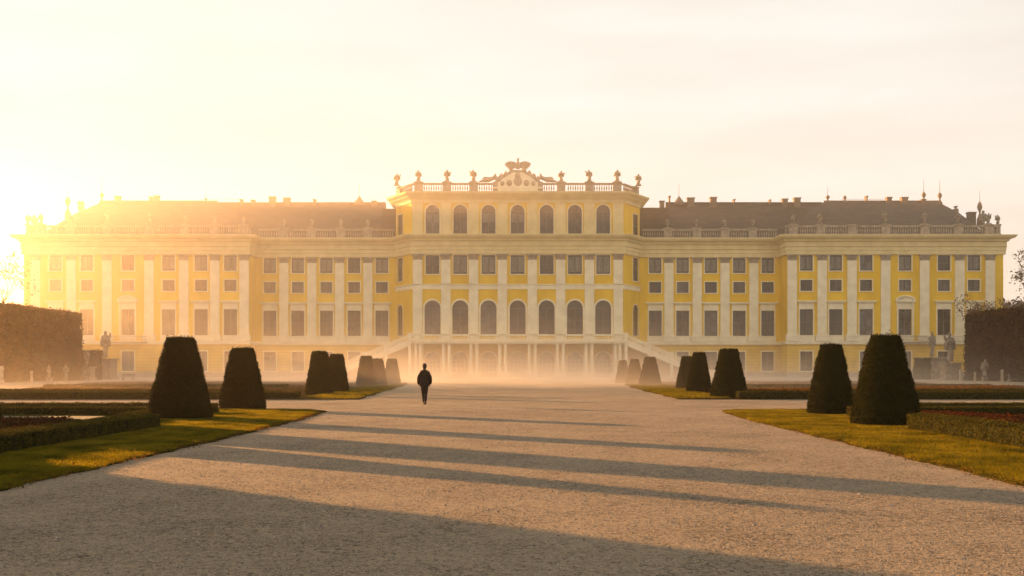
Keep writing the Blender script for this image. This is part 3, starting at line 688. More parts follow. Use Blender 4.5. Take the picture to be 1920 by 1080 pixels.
for sx in (-1, 1):
    # one flight that falls outwards along the front and turns gently towards the garden
    def C(t):   # centre line
        return sx * (18.4 + 14.2 * t), 171.2 - 3.2 * math.sin(t * math.pi / 2), 6.3 * (1 - t)
    st = MB(); n = 36
    for i in range(n):
        t0, t1 = i / n, (i + 1) / n; x0, y0, z0 = C(t0); x1, y1, z1 = C(t1)
        a = math.atan2(y1 - y0, x1 - x0); st.obox((x0 + x1) / 2, (y0 + y1) / 2, math.hypot(x1 - x0, y1 - y0) / 2 + .01, 1.7, max(z0 - .75, -.05), z0, a)
    stair = part('staircase', st, M['trim'])
    for side, yo in (('f', -1.85), ('b', 1.85)):
        g = MB(); bal = MB(); m_ = 18
        for i in range(m_):
            t0, t1 = i / m_, (i + 1) / m_; x0, y0, z0 = C(t0); x1, y1, z1 = C(t1)
            if sx < 0: (x0, y0, z0), (x1, y1, z1) = (x1, y1, z1), (x0, y0, z0)
            a = math.atan2(y1 - y0, x1 - x0); hl = math.hypot(x1 - x0, y1 - y0) / 2 + .02; cx, cy = (x0 + x1) / 2, (y0 + y1) / 2 + yo
            g.obox(cx, cy, hl, .14, max(z0 - .8, -.1), z0 + .16, a, max(z1 - .8, -.1), z1 + .16)       # stringer
            g.obox(cx, cy, hl, .17, z0 + .88, z0 + 1.05, a, z1 + .88, z1 + 1.05)   # handrail
            for q in (.25, .75):
                bal.lathe(x0 + (x1 - x0) * q, y0 + (y1 - y0) * q + yo, [(.08, 0), (.05, .1), (.11, .35), (.05, .75)], 6, z0 + (z1 - z0) * q + .14)
        sr = sub('stair_balustrade', g, M['trim'], stair)
        br = sub('stair_balusters', bal, M['trim'], stair); br['kind'] = 'stuff'
        for t in (0.0, .27, .52, .77, 1.0):
            x, y, z = C(t); k = MB(); k.box(x - .3, x + .3, y + yo - .26, y + yo + .26, max(z - .82, -.1), z + 1.15); k.box(x - .38, x + .38, y + yo - .34, y + yo + .34, z + 1.15, z + 1.28)
            if z > 1.2: k.box(x - .24, x + .24, y + yo - .2, y + yo + .2, -.1, z - .83)
            sub('stair_post', k, M['trim'], stair)
    sw = MB()
    x0, y0, _ = C(.45); x1, y1, _ = C(1)
    sw.add([(C(t)[0], C(t)[1] + .9, -.1) for t in (.0, .25, .5, .75, .98)] + [(C(t)[0], C(t)[1] + .9, max(C(t)[2] - .5, 0)) for t in (.0, .25, .5, .75, .98)], [(i, i + 1, i + 6, i + 5) for i in range(4)])
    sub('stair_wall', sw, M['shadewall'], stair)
    # small iron balcony before the pediment window
    xb = PX(1697 if sx > 0 else 240, D1); mb = MB(); mb.box(xb - 3.6, xb + 3.6, D1 - 1.3, D1 - .46, 6.0, 6.2)
    part('balcony', mb, M['stone']); mb = MB()
    for k in range(33): mb.box(xb - 3.55 + k * .22, xb - 3.52 + k * .22, D1 - 1.25, D1 - 1.21, 6.2, 7.15)
    mb.box(xb - 3.58, xb + 3.58, D1 - 1.28, D1 - 1.18, 7.15, 7.25); part('balcony_railing', mb, M['stone'])

# ------------------------------------------------------------------ statues on the roof line
ORD = ['first', 'second', 'third', 'fourth', 'fifth', 'sixth', 'seventh', 'eighth', 'ninth']
def roof_statue(px, D, zb, top, label, i, dark=False, wide=1.0, group='statues along the palace roofline'):
    h = PZ(top, D) - zb; x = PX(px, D)
    t = empty('roof_statue', (x, D, zb)); props(t, label, 'statue', group)
    src = (STAT_DARK if dark else STAT)[i % 6]
    b = MB(); b.box(-.42, .42, -.36, .36, 0, h * .10); b.box(-.5, .5, -.42, .42, 0, h * .04); link('plinth', b.mesh('plinth', src.materials[0]), t)
    link('figure', src, t, (0, 0, h * .09), 0, (h * .92 * wide, h * .92 * wide, h * .91))
POSE = ['with one arm raised', 'with a hand on its hip', 'with an arm held out', 'leaning with a lifted arm', 'with folded arm', 'with arm stretched sideways']
for i, (px, top) in enumerate(((744, 325), (785, 319), (838, 318), (888, 318))):
    roof_statue(px, DC + .6 if i else D2 - 1.4, 34.4 if i else 34.4, top, f'{ORD[i]} statue from the left on the central block, {POSE[i]}', i, wide=1.45)
for i, (px, top) in enumerate(((1052, 320), (1105, 318), (1157, 318), (1197, 326))):
    roof_statue(px, DC + .6 if i < 3 else D2 - 1.4, 34.4, top, f'{ORD[3 - i]} statue from the right on the central block, {POSE[i + 2]}', i + 2, wide=1.45)
for i, (px, top) in enumerate(zip(R_PED, (401, 398, 404, 396, 396, 398, 399))):
    if px == 1597: continue
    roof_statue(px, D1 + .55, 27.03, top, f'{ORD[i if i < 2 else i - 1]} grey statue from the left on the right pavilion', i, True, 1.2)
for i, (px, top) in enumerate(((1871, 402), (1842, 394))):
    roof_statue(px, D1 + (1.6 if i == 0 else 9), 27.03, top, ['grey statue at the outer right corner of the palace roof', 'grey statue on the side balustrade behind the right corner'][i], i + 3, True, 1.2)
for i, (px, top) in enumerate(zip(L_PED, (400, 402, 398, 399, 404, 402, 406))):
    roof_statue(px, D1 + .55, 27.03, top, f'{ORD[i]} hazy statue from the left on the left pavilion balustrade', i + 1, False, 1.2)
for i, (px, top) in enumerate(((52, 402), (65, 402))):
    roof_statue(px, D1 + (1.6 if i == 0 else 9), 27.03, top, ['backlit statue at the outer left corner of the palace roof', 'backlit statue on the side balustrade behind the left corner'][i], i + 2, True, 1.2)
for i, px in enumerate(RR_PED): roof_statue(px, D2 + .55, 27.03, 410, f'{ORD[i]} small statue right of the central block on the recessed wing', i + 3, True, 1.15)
for i, px in enumerate(LR_PED): roof_statue(px, D2 + .55, 27.03, 410, f'{ORD[i]} small statue left of the central block on the recessed wing', i + 2, False, 1.15)

# eagle with spread wings over the crest
eg = empty('eagle_statue', (0, DC, 36.3)); props(eg, 'stone eagle with spread wings on top of the central crest', 'statue')
link('body', skin_mesh('body', [(0, 0, .75, .42, .38), (0, .05, .2, .3, .3), (0, -.05, 1.2, .34, .3), (0, -.08, 1.55, .2, .2), (.02, -.12, 1.8, .2, .22), (.12, -.3, 1.78, .07, .07)], [(0, 1), (0, 2), (2, 3), (3, 4), (4, 5)], M['stone']), eg)
for sx in (-1, 1):
    k = MB(); w_ = [(.2, .5), (.3, 1.35), (.8, 1.55), (1.5, 1.6), (2.3, 1.25), (2.05, 1.1), (2.35, .95), (1.95, .85), (2.1, .6), (1.7, .6), (1.75, .3), (1.35, .4), (1.2, .05), (.9, .3)]
    k.prism([(sx * x, z) for x, z in (w_ if sx < 0 else w_[::-1])], -.16, .16); link('wing', k.mesh('wing', M['stone']), eg)
k = MB(); k.lathe(.02, -.1, [(.2, 0), (.24, .1), (.2, .16), (.08, .22), (.05, .3)], 8, 1.92); link('crown', k.mesh('crown', M['stone']), eg)
for sx, lab in ((-1, 'reclining stone group left of the crest on the central roof'), (1, 'reclining stone group right of the crest on the central roof')):
    N = [(0, 0, .62, .5, .42), (sx * .7, 0, .48, .46, .4), (sx * 1.5, -.05, .4, .36, .3), (sx * 2.3, 0, .2, .16, .14), (-sx * .5, 0, 1.05, .34, .3), (-sx * .62, 0, 1.42, .13, .13), (-sx * .68, -.05, 1.7, .19, .2),
         (-sx * .95, 0, .8, .26), (-sx * 1.3, -.1, .9, .2), (-sx * 1.6, -.1, .75, .16), (sx * .7, .1, .9, .22, .2), (sx * 1.2, .1, 1.0, .18, .18), (sx * 1.7, .1, .75, .12, .12)]
    o = link('reclining_statue', skin_mesh('reclining_statue', N, [(0, 1), (1, 2), (2, 3), (0, 4), (4, 5), (5, 6), (4, 7), (7, 8), (8, 9), (0, 10), (10, 11), (11, 12)], M['stone']), None, (sx * 4.6, DC + .5, 34.2))
    props(o, lab, 'statue', 'reclining figures beside the crest')

# ------------------------------------------------------------------ ground
def sheet(name, poly, z, m, thick=0.0, sub_=None):
    mb = MB(); mb.slab(poly, z - thick, z) if thick else mb.add([(x, y, z) for x, y in poly], [tuple(range(len(poly)))])
    return link(name, mb.mesh(name, m))
g = MB(); n = 40
g.add([(-850, -250, 0), (850, -250, 0), (850, 850, 0), (-850, 850, 0)], [(0, 1, 2, 3)])
props(link('gravel_ground', g.mesh('gravel_ground', M['gravel'])), 'wide pale gravel avenue leading to the palace', kind='structure')
props(sheet('forecourt', [(-85, 122), (85, 122), (85, 179), (-85, 179)], .004, M['forecourt']), 'pale gravel forecourt before the palace', kind='structure')

def smooth_edge(pts, n=14, amp=.05, seed=1):
    r_ = random.Random(seed); o = []
    for i in range(len(pts)):
        a, b = pts[i], pts[(i + 1) % len(pts)]
        for k in range(n):
            t = k / n; o.append((a[0] + (b[0] - a[0]) * t + r_.uniform(-amp, amp), a[1] + (b[1] - a[1]) * t + r_.uniform(-amp, amp)))
    return o
def wavy(pts, step=.5, amp=.1):
    o = []
    for i in range(len(pts)):
        a, b = pts[i], pts[(i + 1) % len(pts)]; L = math.dist(a, b); n = max(1, int(L / step)) if L < 40 else 4
        for k in range(n):
            t = k / n; x, y = a[0] + (b[0] - a[0]) * t, a[1] + (b[1] - a[1]) * t
            o.append((x + amp * (math.sin(y * 2.1) * .4 + math.sin(y * 5.3 + 1) * .3 + math.sin(y * 11.7) * .3), y + amp * (math.sin(x * 2.7) * .5 + math.sin(x * 7.1) * .4)))
    return o
def in_poly(P, poly):
    x, y = P[:, 0], P[:, 1]; ins = np.zeros(len(P), bool); n = len(poly)
    for i in range(n):
        x1, y1 = poly[i]; x2, y2 = poly[(i + 1) % n]
        if y1 == y2: continue
        c = ((y1 > y) != (y2 > y)) & (x < (x2 - x1) * (y - y1) / (y2 - y1) + x1); ins ^= c
    return ins
def grass(name, poly, n, h, wd, z, m, label, near_bias=False):
    xs = [p[0] for p in poly]; ys = [p[1] for p in poly]; P = np.zeros((0, 2))
    while len(P) < n:
        Q = np.stack([rng.uniform(min(xs), max(xs), n), rng.uniform(min(ys), max(ys), n)], 1)
        if near_bias: Q = Q[rng.random(len(Q)) < np.clip((22 / Q[:, 1]) ** 1.3, 0, 1)]
        P = np.concatenate([P, Q[in_poly(Q, poly)]])
    P = P[:n]; k = len(P); sc = np.clip(P[:, 1] / 20, .8, 3) if near_bias else np.ones(k)
    P3 = np.concatenate([P, np.full((k, 1), z)], 1)
    H = h * rng.uniform(.4, 1.25, k) * (1 + .45 * lump(P3, 1.1, 3)); a = rng.uniform(0, 6.28, k); Wd = wd * rng.uniform(.6, 1.3, k) * sc
    dx, dy = np.cos(a) * Wd, np.sin(a) * Wd; lx, ly = rng.normal(0, .5, k) * H, rng.normal(0, .5, k) * H
    V = np.stack([np.stack([P[:, 0] - dx, P[:, 1] - dy, P3[:, 2]], 1), np.stack([P[:, 0] + dx, P[:, 1] + dy, P3[:, 2]], 1), np.stack([P[:, 0] + lx, P[:, 1] + ly, P3[:, 2] + H], 1)], 1).reshape(-1, 3)
    o = link(name, np_mesh(name, V, np.arange(3 * k).reshape(k, 3), m)); props(o, label, 'grass', kind='stuff'); return o

NL = [(-6.9, 5), (-6.75, 14), (-6.6, 22), (-6.65, 30), (-6.95, 36.2), (-7.6, 37.6), (-9.3, 38.4), (-34, 38.6), (-30, 5)]
NR = [(6.6, 5), (6.85, 14), (6.95, 22), (7.1, 30), (7.35, 35.0), (8.0, 36.6), (9.5, 37.4), (34, 38.0), (30, 5)]
FL = [(-8.1, 50.2), (-8.8, 62), (-9.6, 78), (-10.6, 95), (-12.0, 108), (-20, 113), (-45, 114), (-45.5, 105), (-40.3, 88), (-38.2, 78), (-36.5, 71), (-33.5, 64), (-31, 56), (-31, 50.2)]
FR = [(8.1, 50.6), (8.6, 62), (9.1, 78), (10.2, 95), (12.0, 108), (20, 113), (45, 114), (41, 98), (39, 88), (38.6, 80), (36, 71), (33.5, 64), (33, 56), (33, 50.6)]
for poly, nm, lb in ((NL, 'lawn', 'mown lawn strip left of the avenue'), (NR, 'lawn', 'mown lawn strip right of the avenue')):
    props(sheet(nm, wavy(poly, .25, .09), .035, M['lawn'], .05), lb, kind='structure')
for poly, lb in ((FL, 'far brown garden bed on the left'), (FR, 'far brown garden bed on the right')):
    props(sheet('garden_bed', smooth_edge(poly, 6, .15, 5), .05, M['bed'], .07), lb, kind='structure')
for s, c in ((-1, 'left'), (1, 'right')):
    P = [(s * 7.0, 5), (s * 6.85, 14), (s * 6.95, 30), (s * 7.4, 36), (s * 8.2, 37.6), (s * 11.4, 37.6), (s * 11.2, 27), (s * 10.2, 26), (s * 9.8, 5)]
    if s > 0: P = [(x + .0, y) for x, y in P]
    P = [(x + (0.22 if s < 0 else 0), y) for x, y in P]
    grass('grass', wavy([(p[0], max(p[1], 10.5)) for p in P], .3, .13), 190000, .055, .006, .03, M['grass'], f'short sunlit grass {c} of the gravel avenue', True)
    F = FL if s < 0 else FR
    grass('grass', [(F[0][0], F[0][1]), F[1], F[2], F[3], (s * 13.6, 95), (s * 12.4, 78), (s * 11.4, 62), (s * 10.9, 51)], 26000, .12, .02, .04, M['grass'], f'thin grass strip around the far {c} yew cones')
    grass('grass', [(s * 14, 53), (s * 14, 108), (s * 42, 112), (s * 38, 80), (s * 30, 56)], 26000, .16, .04, .04, M['drygrass'], f'rough brown plants filling the far {c} garden bed')
    # pale inner panel of the near bed
    q = [(s * 13.2, 28.8), (s * 13.2, 32.2), (s * 24, 32.4), (s * 24, 26)]
    props(sheet('sand_panel' if s < 0 else 'grass_panel', smooth_edge(q, 8, .1, 8), .045, M['sand'] if s < 0 else M['lawn']), 'pale inner panel of the near bed', kind='structure')
    sheet_ = None
# fallen leaves and litter on lawn edge
def litter(name, n, gen, size, m, label, spread=.5):
    P = gen(n); Nn = np.tile(np.array([[0, 0, 1.0]]), (len(P), 1)); V, F = leaf_cards(P, Nn, size, spread)
    o = link(name, np_mesh(name, V, F, m)); props(o, label, 'leaves', kind='stuff'); return o
def edge_pts(s):
    def f(n):
        y = rng.uniform(11, 35, n); x = s * (np.interp(y, [5, 14, 22, 30, 36], [6.6, 6.85, 6.95, 7.1, 7.5] if s > 0 else [6.9, 6.75, 6.6, 6.65, 7.1]) + rng.normal(0, .12, n)); return np.stack([x, y, rng.uniform(.03, .07, n)], 1)
    return f
litter('fallen_leaves', 2600, edge_pts(-1), .022, M['drygrass'], 'brown leaf litter along the left lawn edge'); litter('fallen_leaves', 3000, edge_pts(1), .022, M['drygrass'], 'brown leaf litter along the right lawn edge')
def lawn_pts(n): return np.stack([rng.choice([-1, 1], n) * rng.uniform(7, 9.4, n), rng.uniform(11, 36, n), rng.uniform(.05, .09, n)], 1)
litter('fallen_leaves', 500, lawn_pts, .026, M['orange'], 'scattered dry leaves on the mown lawns')
# loose stones of the near gravel
n = 45000
y = 6.8 * np.exp(rng.random(n) * math.log(40 / 6.8)); x = rng.uniform(-1, 1, n) * np.minimum(y * .56, 6.7); s_ = rng.gamma(3.0, .0017, n) * (1 + y / 60)
base = np.array([(1, 0, 0), (0, 1, 0), (-1, 0, 0), (0, -1, 0), (.2, .1, .8)]); a = rng.uniform(0, 6.28, n); el = rng.uniform(.6, 1.5, n)
V = np.zeros((n, 5, 3)); ca, sa = np.cos(a)[:, None], np.sin(a)[:, None]; bx, by = base[:, 0][None] * el[:, None], base[:, 1][None]
V[:, :, 0] = x[:, None] + (bx * ca - by * sa) * s_[:, None]; V[:, :, 1] = y[:, None] + (bx * sa + by * ca) * s_[:, None]; V[:, :, 2] = base[:, 2][None] * s_[:, None] * 1.2 - .001
F = np.array([(0, 1, 4), (1, 2, 4), (2, 3, 4), (3, 0, 4)])[None] + (np.arange(n) * 5)[:, None, None]
props(link('loose_gravel', np_mesh('loose_gravel', V.reshape(-1, 3), F.reshape(-1, 3), M['pebble'])), 'loose stones strewn over the gravel avenue', 'gravel', kind='stuff')

# ------------------------------------------------------------------ clipped yew cones
def cone_profile(t):    # t 0 ground .. 1 top, factor between top and base radius
    return (1 - t) ** 0.95
def topiary_meshes(H, rb, rt, nleaf, size, seed):
    def rad(t): 
        r = rt + (rb - rt) * cone_profile(t); r = r * (1 - .10 * np.exp(-(t / .05))); return r * (1 - .06 * np.clip((t - .97) / .03, 0, 1) ** 2)
    nu, nv = 40, 26; V = []; ts = np.linspace(0, 1, nv)
    th = np.arange(nu) * 2 * math.pi / nu
    for t in ts:
        r = rad(t) - size * .8; V.append(np.stack([np.cos(th) * r, np.sin(th) * r, np.full(nu, t * (H - size))], 1))
    V = np.concatenate(V); d = lump(V, 2.6, seed) * .035; nr = V.copy(); nr[:, 2] = 0; nr /= np.linalg.norm(nr, axis=1)[:, None] + 1e-6; V = V + nr * d[:, None]
    F = [(j * nu + i, j * nu + (i + 1) % nu, (j + 1) * nu + (i + 1) % nu, (j + 1) * nu + i) for j in range(nv - 1) for i in range(nu)]
    me = bpy.data.meshes.new('core'); me.from_pydata([tuple(v) for v in V], [], F + [tuple((nv - 1) * nu + i for i in range(nu))]); me.materials.append(M['yewcore'])
    # leaves: sides and top
    ns = int(nleaf * .88); t = rng.random(ns * 2); keep = rng.random(ns * 2) < rad(t) / rad(np.zeros(1))[0] / .9; t = t[keep][:ns]; ns = len(t)
    a = rng.uniform(0, 2 * math.pi, ns); r = rad(t); P = np.stack([np.cos(a) * r, np.sin(a) * r, t * H], 1)
    Nn = np.stack([np.cos(a), np.sin(a), np.full(ns, .25)], 1)
    P += Nn * (lump(P, 2.6, seed) * .045 + lump(P, 8, seed) * .03 + np.abs(rng.normal(0, .022, ns)) * rng.choice([1, 1, -1], ns))[:, None]
    nt_ = nleaf - ns; a = rng.uniform(0, 6.283, nt_); rr = np.sqrt(rng.random(nt_)) * rad(np.ones(1))[0] * 1.08
    P2 = np.stack([np.cos(a) * rr, np.sin(a) * rr, H + rng.normal(0, .018, nt_) + .02 * rng.standard_exponential(nt_)], 1); N2 = np.tile([[0, 0, 1.0]], (nt_, 1))
    V, F = leaf_cards(np.concatenate([P, P2]), np.concatenate([Nn, N2]), size, .75)
    return me, np_mesh('foliage', V, F, M['yew'])
TOP_L = [(338, 789, 637, 122, 55), (455, 769, 656, 90, 43), (599, 742, 661, 55, 30), (631, 738, 666, 48, 26), (687, 725, 669, 40, 20), (708, 724, 674, 37, 19), (735, 721, 674, 34, 18)]
TOP_R = [(1660, 802, 634, 132, 58), (1558, 780, 650, 90, 43), (1367, 748, 657, 73, 35), (1311, 738, 663, 50, 26), (1288, 731, 670, 44, 22), (1219, 723, 671, 44, 22), (1190, 721, 675, 34, 18), (1168, 719, 677, 30, 16)]
LABL = ['dark clipped yew cone, tallest of the left row, beside the low box hedge', 'clipped yew cone just beyond the tallest one left of the avenue', 'brownish yew cone on the far side of the left cross path', 'yew cone half hidden behind another across the left cross path',
        'faded yew cone in the mist before the left stair foot', 'mist-covered middle cone of the faded trio on the left', 'palest yew cone of the left row, nearest the standing loggia columns']
LABR = ['biggest clipped yew cone, beside the end of the right box hedge', 'clipped yew cone overlapped by the biggest one on the right', 'olive yew cone at the front of the group across the right cross path', 'yew cone standing between two others before the right stair',
        'partly hidden yew cone with sunlit edge below the right stair foot', 'faded yew cone in mist under the middle of the right stair', 'misty yew cone overlapping the faded cone under the right stair', 'palest yew cone of the right row below the stair top']
share = None
for row, labs, side in ((TOP_L, LABL, 'left'), (TOP_R, LABR, 'right')):
    for i, (px, pb, pt, wb, wt) in enumerate(row):
        Y = 2987 / (pb - 690) + .0; rb = wb / 2 * Y / (K - wb / 2); H = PZ(pt, Y + rb); rb, rt = wb / 2.04 * (Y + rb) / K, wt / 2.2 * (Y + rb) / K
        if i < 3: ms = topiary_meshes(H, rb, rt, [46000, 34000, 14000][i], [.022, .025, .04][i], i + (0 if side == 'left' else 5)); sc = (1, 1, 1); share = (ms, H, rb)
        else: ms = share[0]; sc = (rb / share[2], rb / share[2], H / share[1])
        t = empty('topiary_cone', (PX(px, Y + rb), Y + rb, 0), i * 1.3); t.scale = sc
        props(t, labs[i], 'topiary', 'clipped yew cones lining the avenue')
        link('core', ms[0], t); link('foliage', ms[1], t)

# taller cones that stand left of the frame and throw the long shadows
ms = topiary_meshes(5.6, 2.1, .2, 16000, .06, 9)
for (x, y, s) in ((-21.4, 34.6, 1.0), (-15.6, 26.7, .58)):
    t = empty('topiary_cone', (x, y, 0)); t.scale = (1, 1, 1.1) if s == 1 else (.8, .8, s); link('core', ms[0], t); link('foliage', ms[1], t)
    props(t, ['tall slender yew cone beside the left bed', 'shorter yew cone nearest the camera on the left'][s != 1], 'topiary', 'tall yew cones left of the bed')

# ------------------------------------------------------------------ hedges
def hedge(name, path, w_, h, nleaf, size, mleaf, mcore, label, cat='hedge', group=None, rag=.02, z=0.0, seed=1.0):
    """clipped hedge along a polyline"""
    root = empty(name, (path[0][0], path[0][1], z)); props(root, label, cat, group)
    ox, oy = path[0]
    core = MB(); e = size * .9
    P = []; Nn = []
    tot = sum(math.dist(path[i], path[i + 1]) for i in range(len(path) - 1))
    for i in range(len(path) - 1):
        (x0, y0), (x1, y1) = path[i], path[i + 1]; L = math.dist(path[i], path[i + 1]); a = math.atan2(y1 - y0, x1 - x0); c, s = math.cos(a), math.sin(a)
        core.obox((x0 + x1) / 2 - ox, (y0 + y1) / 2 - oy, L / 2 - e + (w_ * .3 if len(path) > 2 else 0), w_ / 2 - e, 0, h - e, a)
        n = max(8, int(nleaf * L / tot)); A = 2 * h + w_; ends = w_ * h * 2 / (L * A); q = rng.random(n)
        u = rng.uniform(0, L, n); v = np.zeros(n); zz = np.zeros(n); nn = np.zeros((n, 3))
        f1 = q < h / A; f2 = (q >= h / A) & (q < 2 * h / A); f3 = q >= 2 * h / A
        zz[f1 | f2] = rng.uniform(0, h, (f1 | f2).sum()); v[f1] = -w_ / 2; v[f2] = w_ / 2; nn[f1] = (s, -c, .1); nn[f2] = (-s, c, .1)
        v[f3] = rng.uniform(-w_ / 2, w_ / 2, f3.sum()); zz[f3] = h; nn[f3] = (0, 0, 1)
        fe = rng.random(n) < ends; eside = rng.random(n) < .5
        u[fe] = np.where(eside[fe], 0, L); v[fe] = rng.uniform(-w_ / 2, w_ / 2, fe.sum()); zz[fe] = rng.uniform(0, h, fe.sum()); nn[fe] = np.where(eside[fe][:, None], (-c, -s, 0), (c, s, 0))
        p = np.stack([x0 - ox + u * c - v * s, y0 - oy + u * s + v * c, zz], 1)
        P.append(p); Nn.append(nn)
    P = np.concatenate(P); Nn = np.concatenate(Nn)
    d = lump(P, 1.2 / max(h, .4), seed) * rag * 1.6 + lump(P, 4 / max(h, .4), seed) * rag + np.abs(rng.normal(0, rag, len(P))) - rag * .5
    P = P + Nn * d[:, None]; P[:, 2] = np.maximum(P[:, 2], .0)
    V, F = leaf_cards(P, Nn, size, .75)
    link('core', core.mesh('core', mcore), root); link('foliage', np_mesh('foliage', V, F, mleaf), root)
    return root
LG = 'low box hedges edging the beds'
hedge('box_hedge', [(-9.85, 26.4), (-9.8, 9.5)], .75, 0.36, 70000, .017, M['box'], M['yewcore'], 'low shaded box hedge along the left lawn in the foreground', group=LG)
hedge('box_hedge', [(10.3, 25.4), (9.9, 10)], .75, .42, 75000, .017, M['box'], M['yewcore'], 'low sunlit box hedge along the right lawn in the foreground', group=LG)
for s, c in ((-1, 'left'), (1, 'right')):
    hedge('box_hedge', [(s * 11.6, 37.6), (s * 26, 37.6)], .7, .26, 16000, .03, M['box'], M['yewcore'], f'low box hedge on the near side of the {c} cross path', group=LG, seed=2)
    hedge('box_hedge', [(s * 11.9, 33.8), (s * 24, 33.8)], .6, .26, 14000, .028, M['box'], M['yewcore'], f'second low hedge row behind the tallest cone in the {c} near bed', group=LG, seed=3)
    hedge('box_hedge', [(s * 11.2, 28.2), (s * 11.9, 33.4)], .6, .26, 7000, .028, M['box'], M['yewcore'], f'short curved hedge joining the rows in the {c} near bed', group=LG, seed=4)
    hedge('box_hedge', [(s * 11.2, 50.9), (s * 32.5, 50.9)], .9, .38, 16000, .04, M['box'], M['yewcore'], f'low hedge on the far side of the {c} cross path', group=LG, seed=5)
    hedge('box_hedge', [(s * 16, 60), (s * 33, 60)], .8, .3, 8000, .05, M['box'], M['yewcore'], f'thin hedge line inside the {c} far bed', group=LG, seed=6)
    hedge('box_hedge', [(s * 18, 78), (s * 37, 78)], .8, .3, 6000, .06, M['box'], M['yewcore'], f'distant thin hedge line inside the {c} far bed', group=LG, seed=7)
hedge('box_hedge', [(10.6, 31.8), (12.2, 31.8)], .6, .36, 3000, .028, M['box'], M['yewcore'], 'small hedge stub between the two big cones on the right', group=LG, seed=8)
hedge('box_hedge', [(-10.4, 34.3), (-11.6, 34.3)], .6, .36, 3000, .028, M['box'], M['yewcore'], 'small hedge stub between the two big cones on the left', group=LG, seed=8)
hedge('box_hedge', [(11.9, 58.5), (13.2, 58.5)], .8, .5, 2500, .04, M['box'], M['yewcore'], 'small round-topped shrub between the olive cones on the right', group=LG, seed=9)
# flower bands
FG = 'planted flower bands in the beds'
hedge('flower_band', [(-12.3, 27.2), (-16.5, 26.4), (-22, 22.5)], .9, .22, 9000, .035, M['red'], M['bed'], 'dark red flower band behind the left foreground hedge', 'flowers', FG, .03)
hedge('flower_band', [(-11.2, 24.8), (-11.6, 19.0)], .8, .2, 6000, .032, M['red'], M['bed'], 'red low planting right behind the left foreground hedge', 'flowers', FG, .03)
hedge('flower_band', [(12.0, 30.4), (14.0, 26.5), (16.5, 23.2)], .8, .28, 9000, .035, M['red'], M['bed'], 'red flower band behind the right foreground hedge', 'flowers', FG, .03)
hedge('flower_band', [(11.9, 52.2), (15.4, 52.2)], 1.0, .42, 5000, .05, M['orange'], M['bed'], 'orange flower band beside the olive cone across the path', 'flowers', FG, .04)
hedge('flower_band', [(-11.8, 52.2), (-17, 52.8)], 1.0, .3, 4000, .05, M['orange'], M['bed'], 'muted orange flower band beside the left far cone', 'flowers', FG, .04)
hedge('flower_band', [(22, 64), (38, 76)], 2.2, .2, 6000, .07, M['orange'], M['bed'], 'rust-coloured planting at the outer edge of the right far bed', 'flowers', FG, .05)
# tall clipped hedges
TG = 'tall clipped hornbeam hedges'
hedge('tall_hedge', [(-61.5, 104), (-61.5, 130)], 9, 8.7, 60000, .17, M['hedge'], M['hedgecore'], 'tall clipped brown hedge in golden haze left of the palace', group=TG, rag=.16)
hedge('tall_hedge', [(62.0, 104), (62.0, 128)], 9, 8.4, 60000, .17, M['hedge'], M['hedgecore'], 'tall clipped russet hedge in front of the right pavilion end', group=TG, rag=.16, seed=4)
hedge('tall_hedge', [(-58.6, 134), (-56.6, 135)], 2.6, 3.9, 6000, .15, M['yew'], M['hedgecore'], 'small dark hedge block at the left hedge end by the statues', group=TG, rag=.12, seed=5)
hedge('tall_hedge', [(-17.2, 23.0), (-17.2, -14)], 2.4, 4.6, 30000, .09, M['hedge'], M['hedgecore'], 'tall clipped hedge beside the near left lawn', group=TG, rag=.08, seed=6)
hedge('yew_bush', [(55, 137), (56.3, 137)], 2.4, 3.0, 3000, .12, M['yew'], M['yewcore'], 'dark small bush between the right garden statues', 'bush', rag=.12)

# ------------------------------------------------------------------ garden statues and posts by the tall hedges
GG = 'garden statues before the tall hedges'
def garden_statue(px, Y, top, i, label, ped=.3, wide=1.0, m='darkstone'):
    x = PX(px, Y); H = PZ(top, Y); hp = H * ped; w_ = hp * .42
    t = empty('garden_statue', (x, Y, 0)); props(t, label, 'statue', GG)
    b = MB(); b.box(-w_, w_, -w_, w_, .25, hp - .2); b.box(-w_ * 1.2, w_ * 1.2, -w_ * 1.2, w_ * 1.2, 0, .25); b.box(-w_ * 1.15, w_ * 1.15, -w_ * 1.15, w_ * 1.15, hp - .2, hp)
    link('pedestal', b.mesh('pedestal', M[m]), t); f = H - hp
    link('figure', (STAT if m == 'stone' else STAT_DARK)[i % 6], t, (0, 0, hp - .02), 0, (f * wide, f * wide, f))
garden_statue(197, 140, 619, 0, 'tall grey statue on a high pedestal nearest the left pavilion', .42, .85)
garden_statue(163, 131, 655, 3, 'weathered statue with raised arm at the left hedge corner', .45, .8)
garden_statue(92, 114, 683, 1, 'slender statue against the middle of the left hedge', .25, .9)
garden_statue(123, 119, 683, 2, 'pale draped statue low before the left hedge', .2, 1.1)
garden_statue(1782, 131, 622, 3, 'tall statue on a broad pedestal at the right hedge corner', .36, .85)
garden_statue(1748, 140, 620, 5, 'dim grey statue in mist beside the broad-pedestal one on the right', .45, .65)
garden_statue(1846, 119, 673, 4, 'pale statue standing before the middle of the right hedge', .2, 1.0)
garden_statue(1892, 113, 700, 1, 'small thin statue near the right end of the right hedge', .3, .9)
pb = MB(); pb.lathe(0, 0, [(.22, 0), (.22, .1), (.15, .16), (.13, 1.0), (.19, 1.06), (.16, 1.2), (.08, 1.3)], 10); PBM = pb.mesh('stone_post', M['stone'])
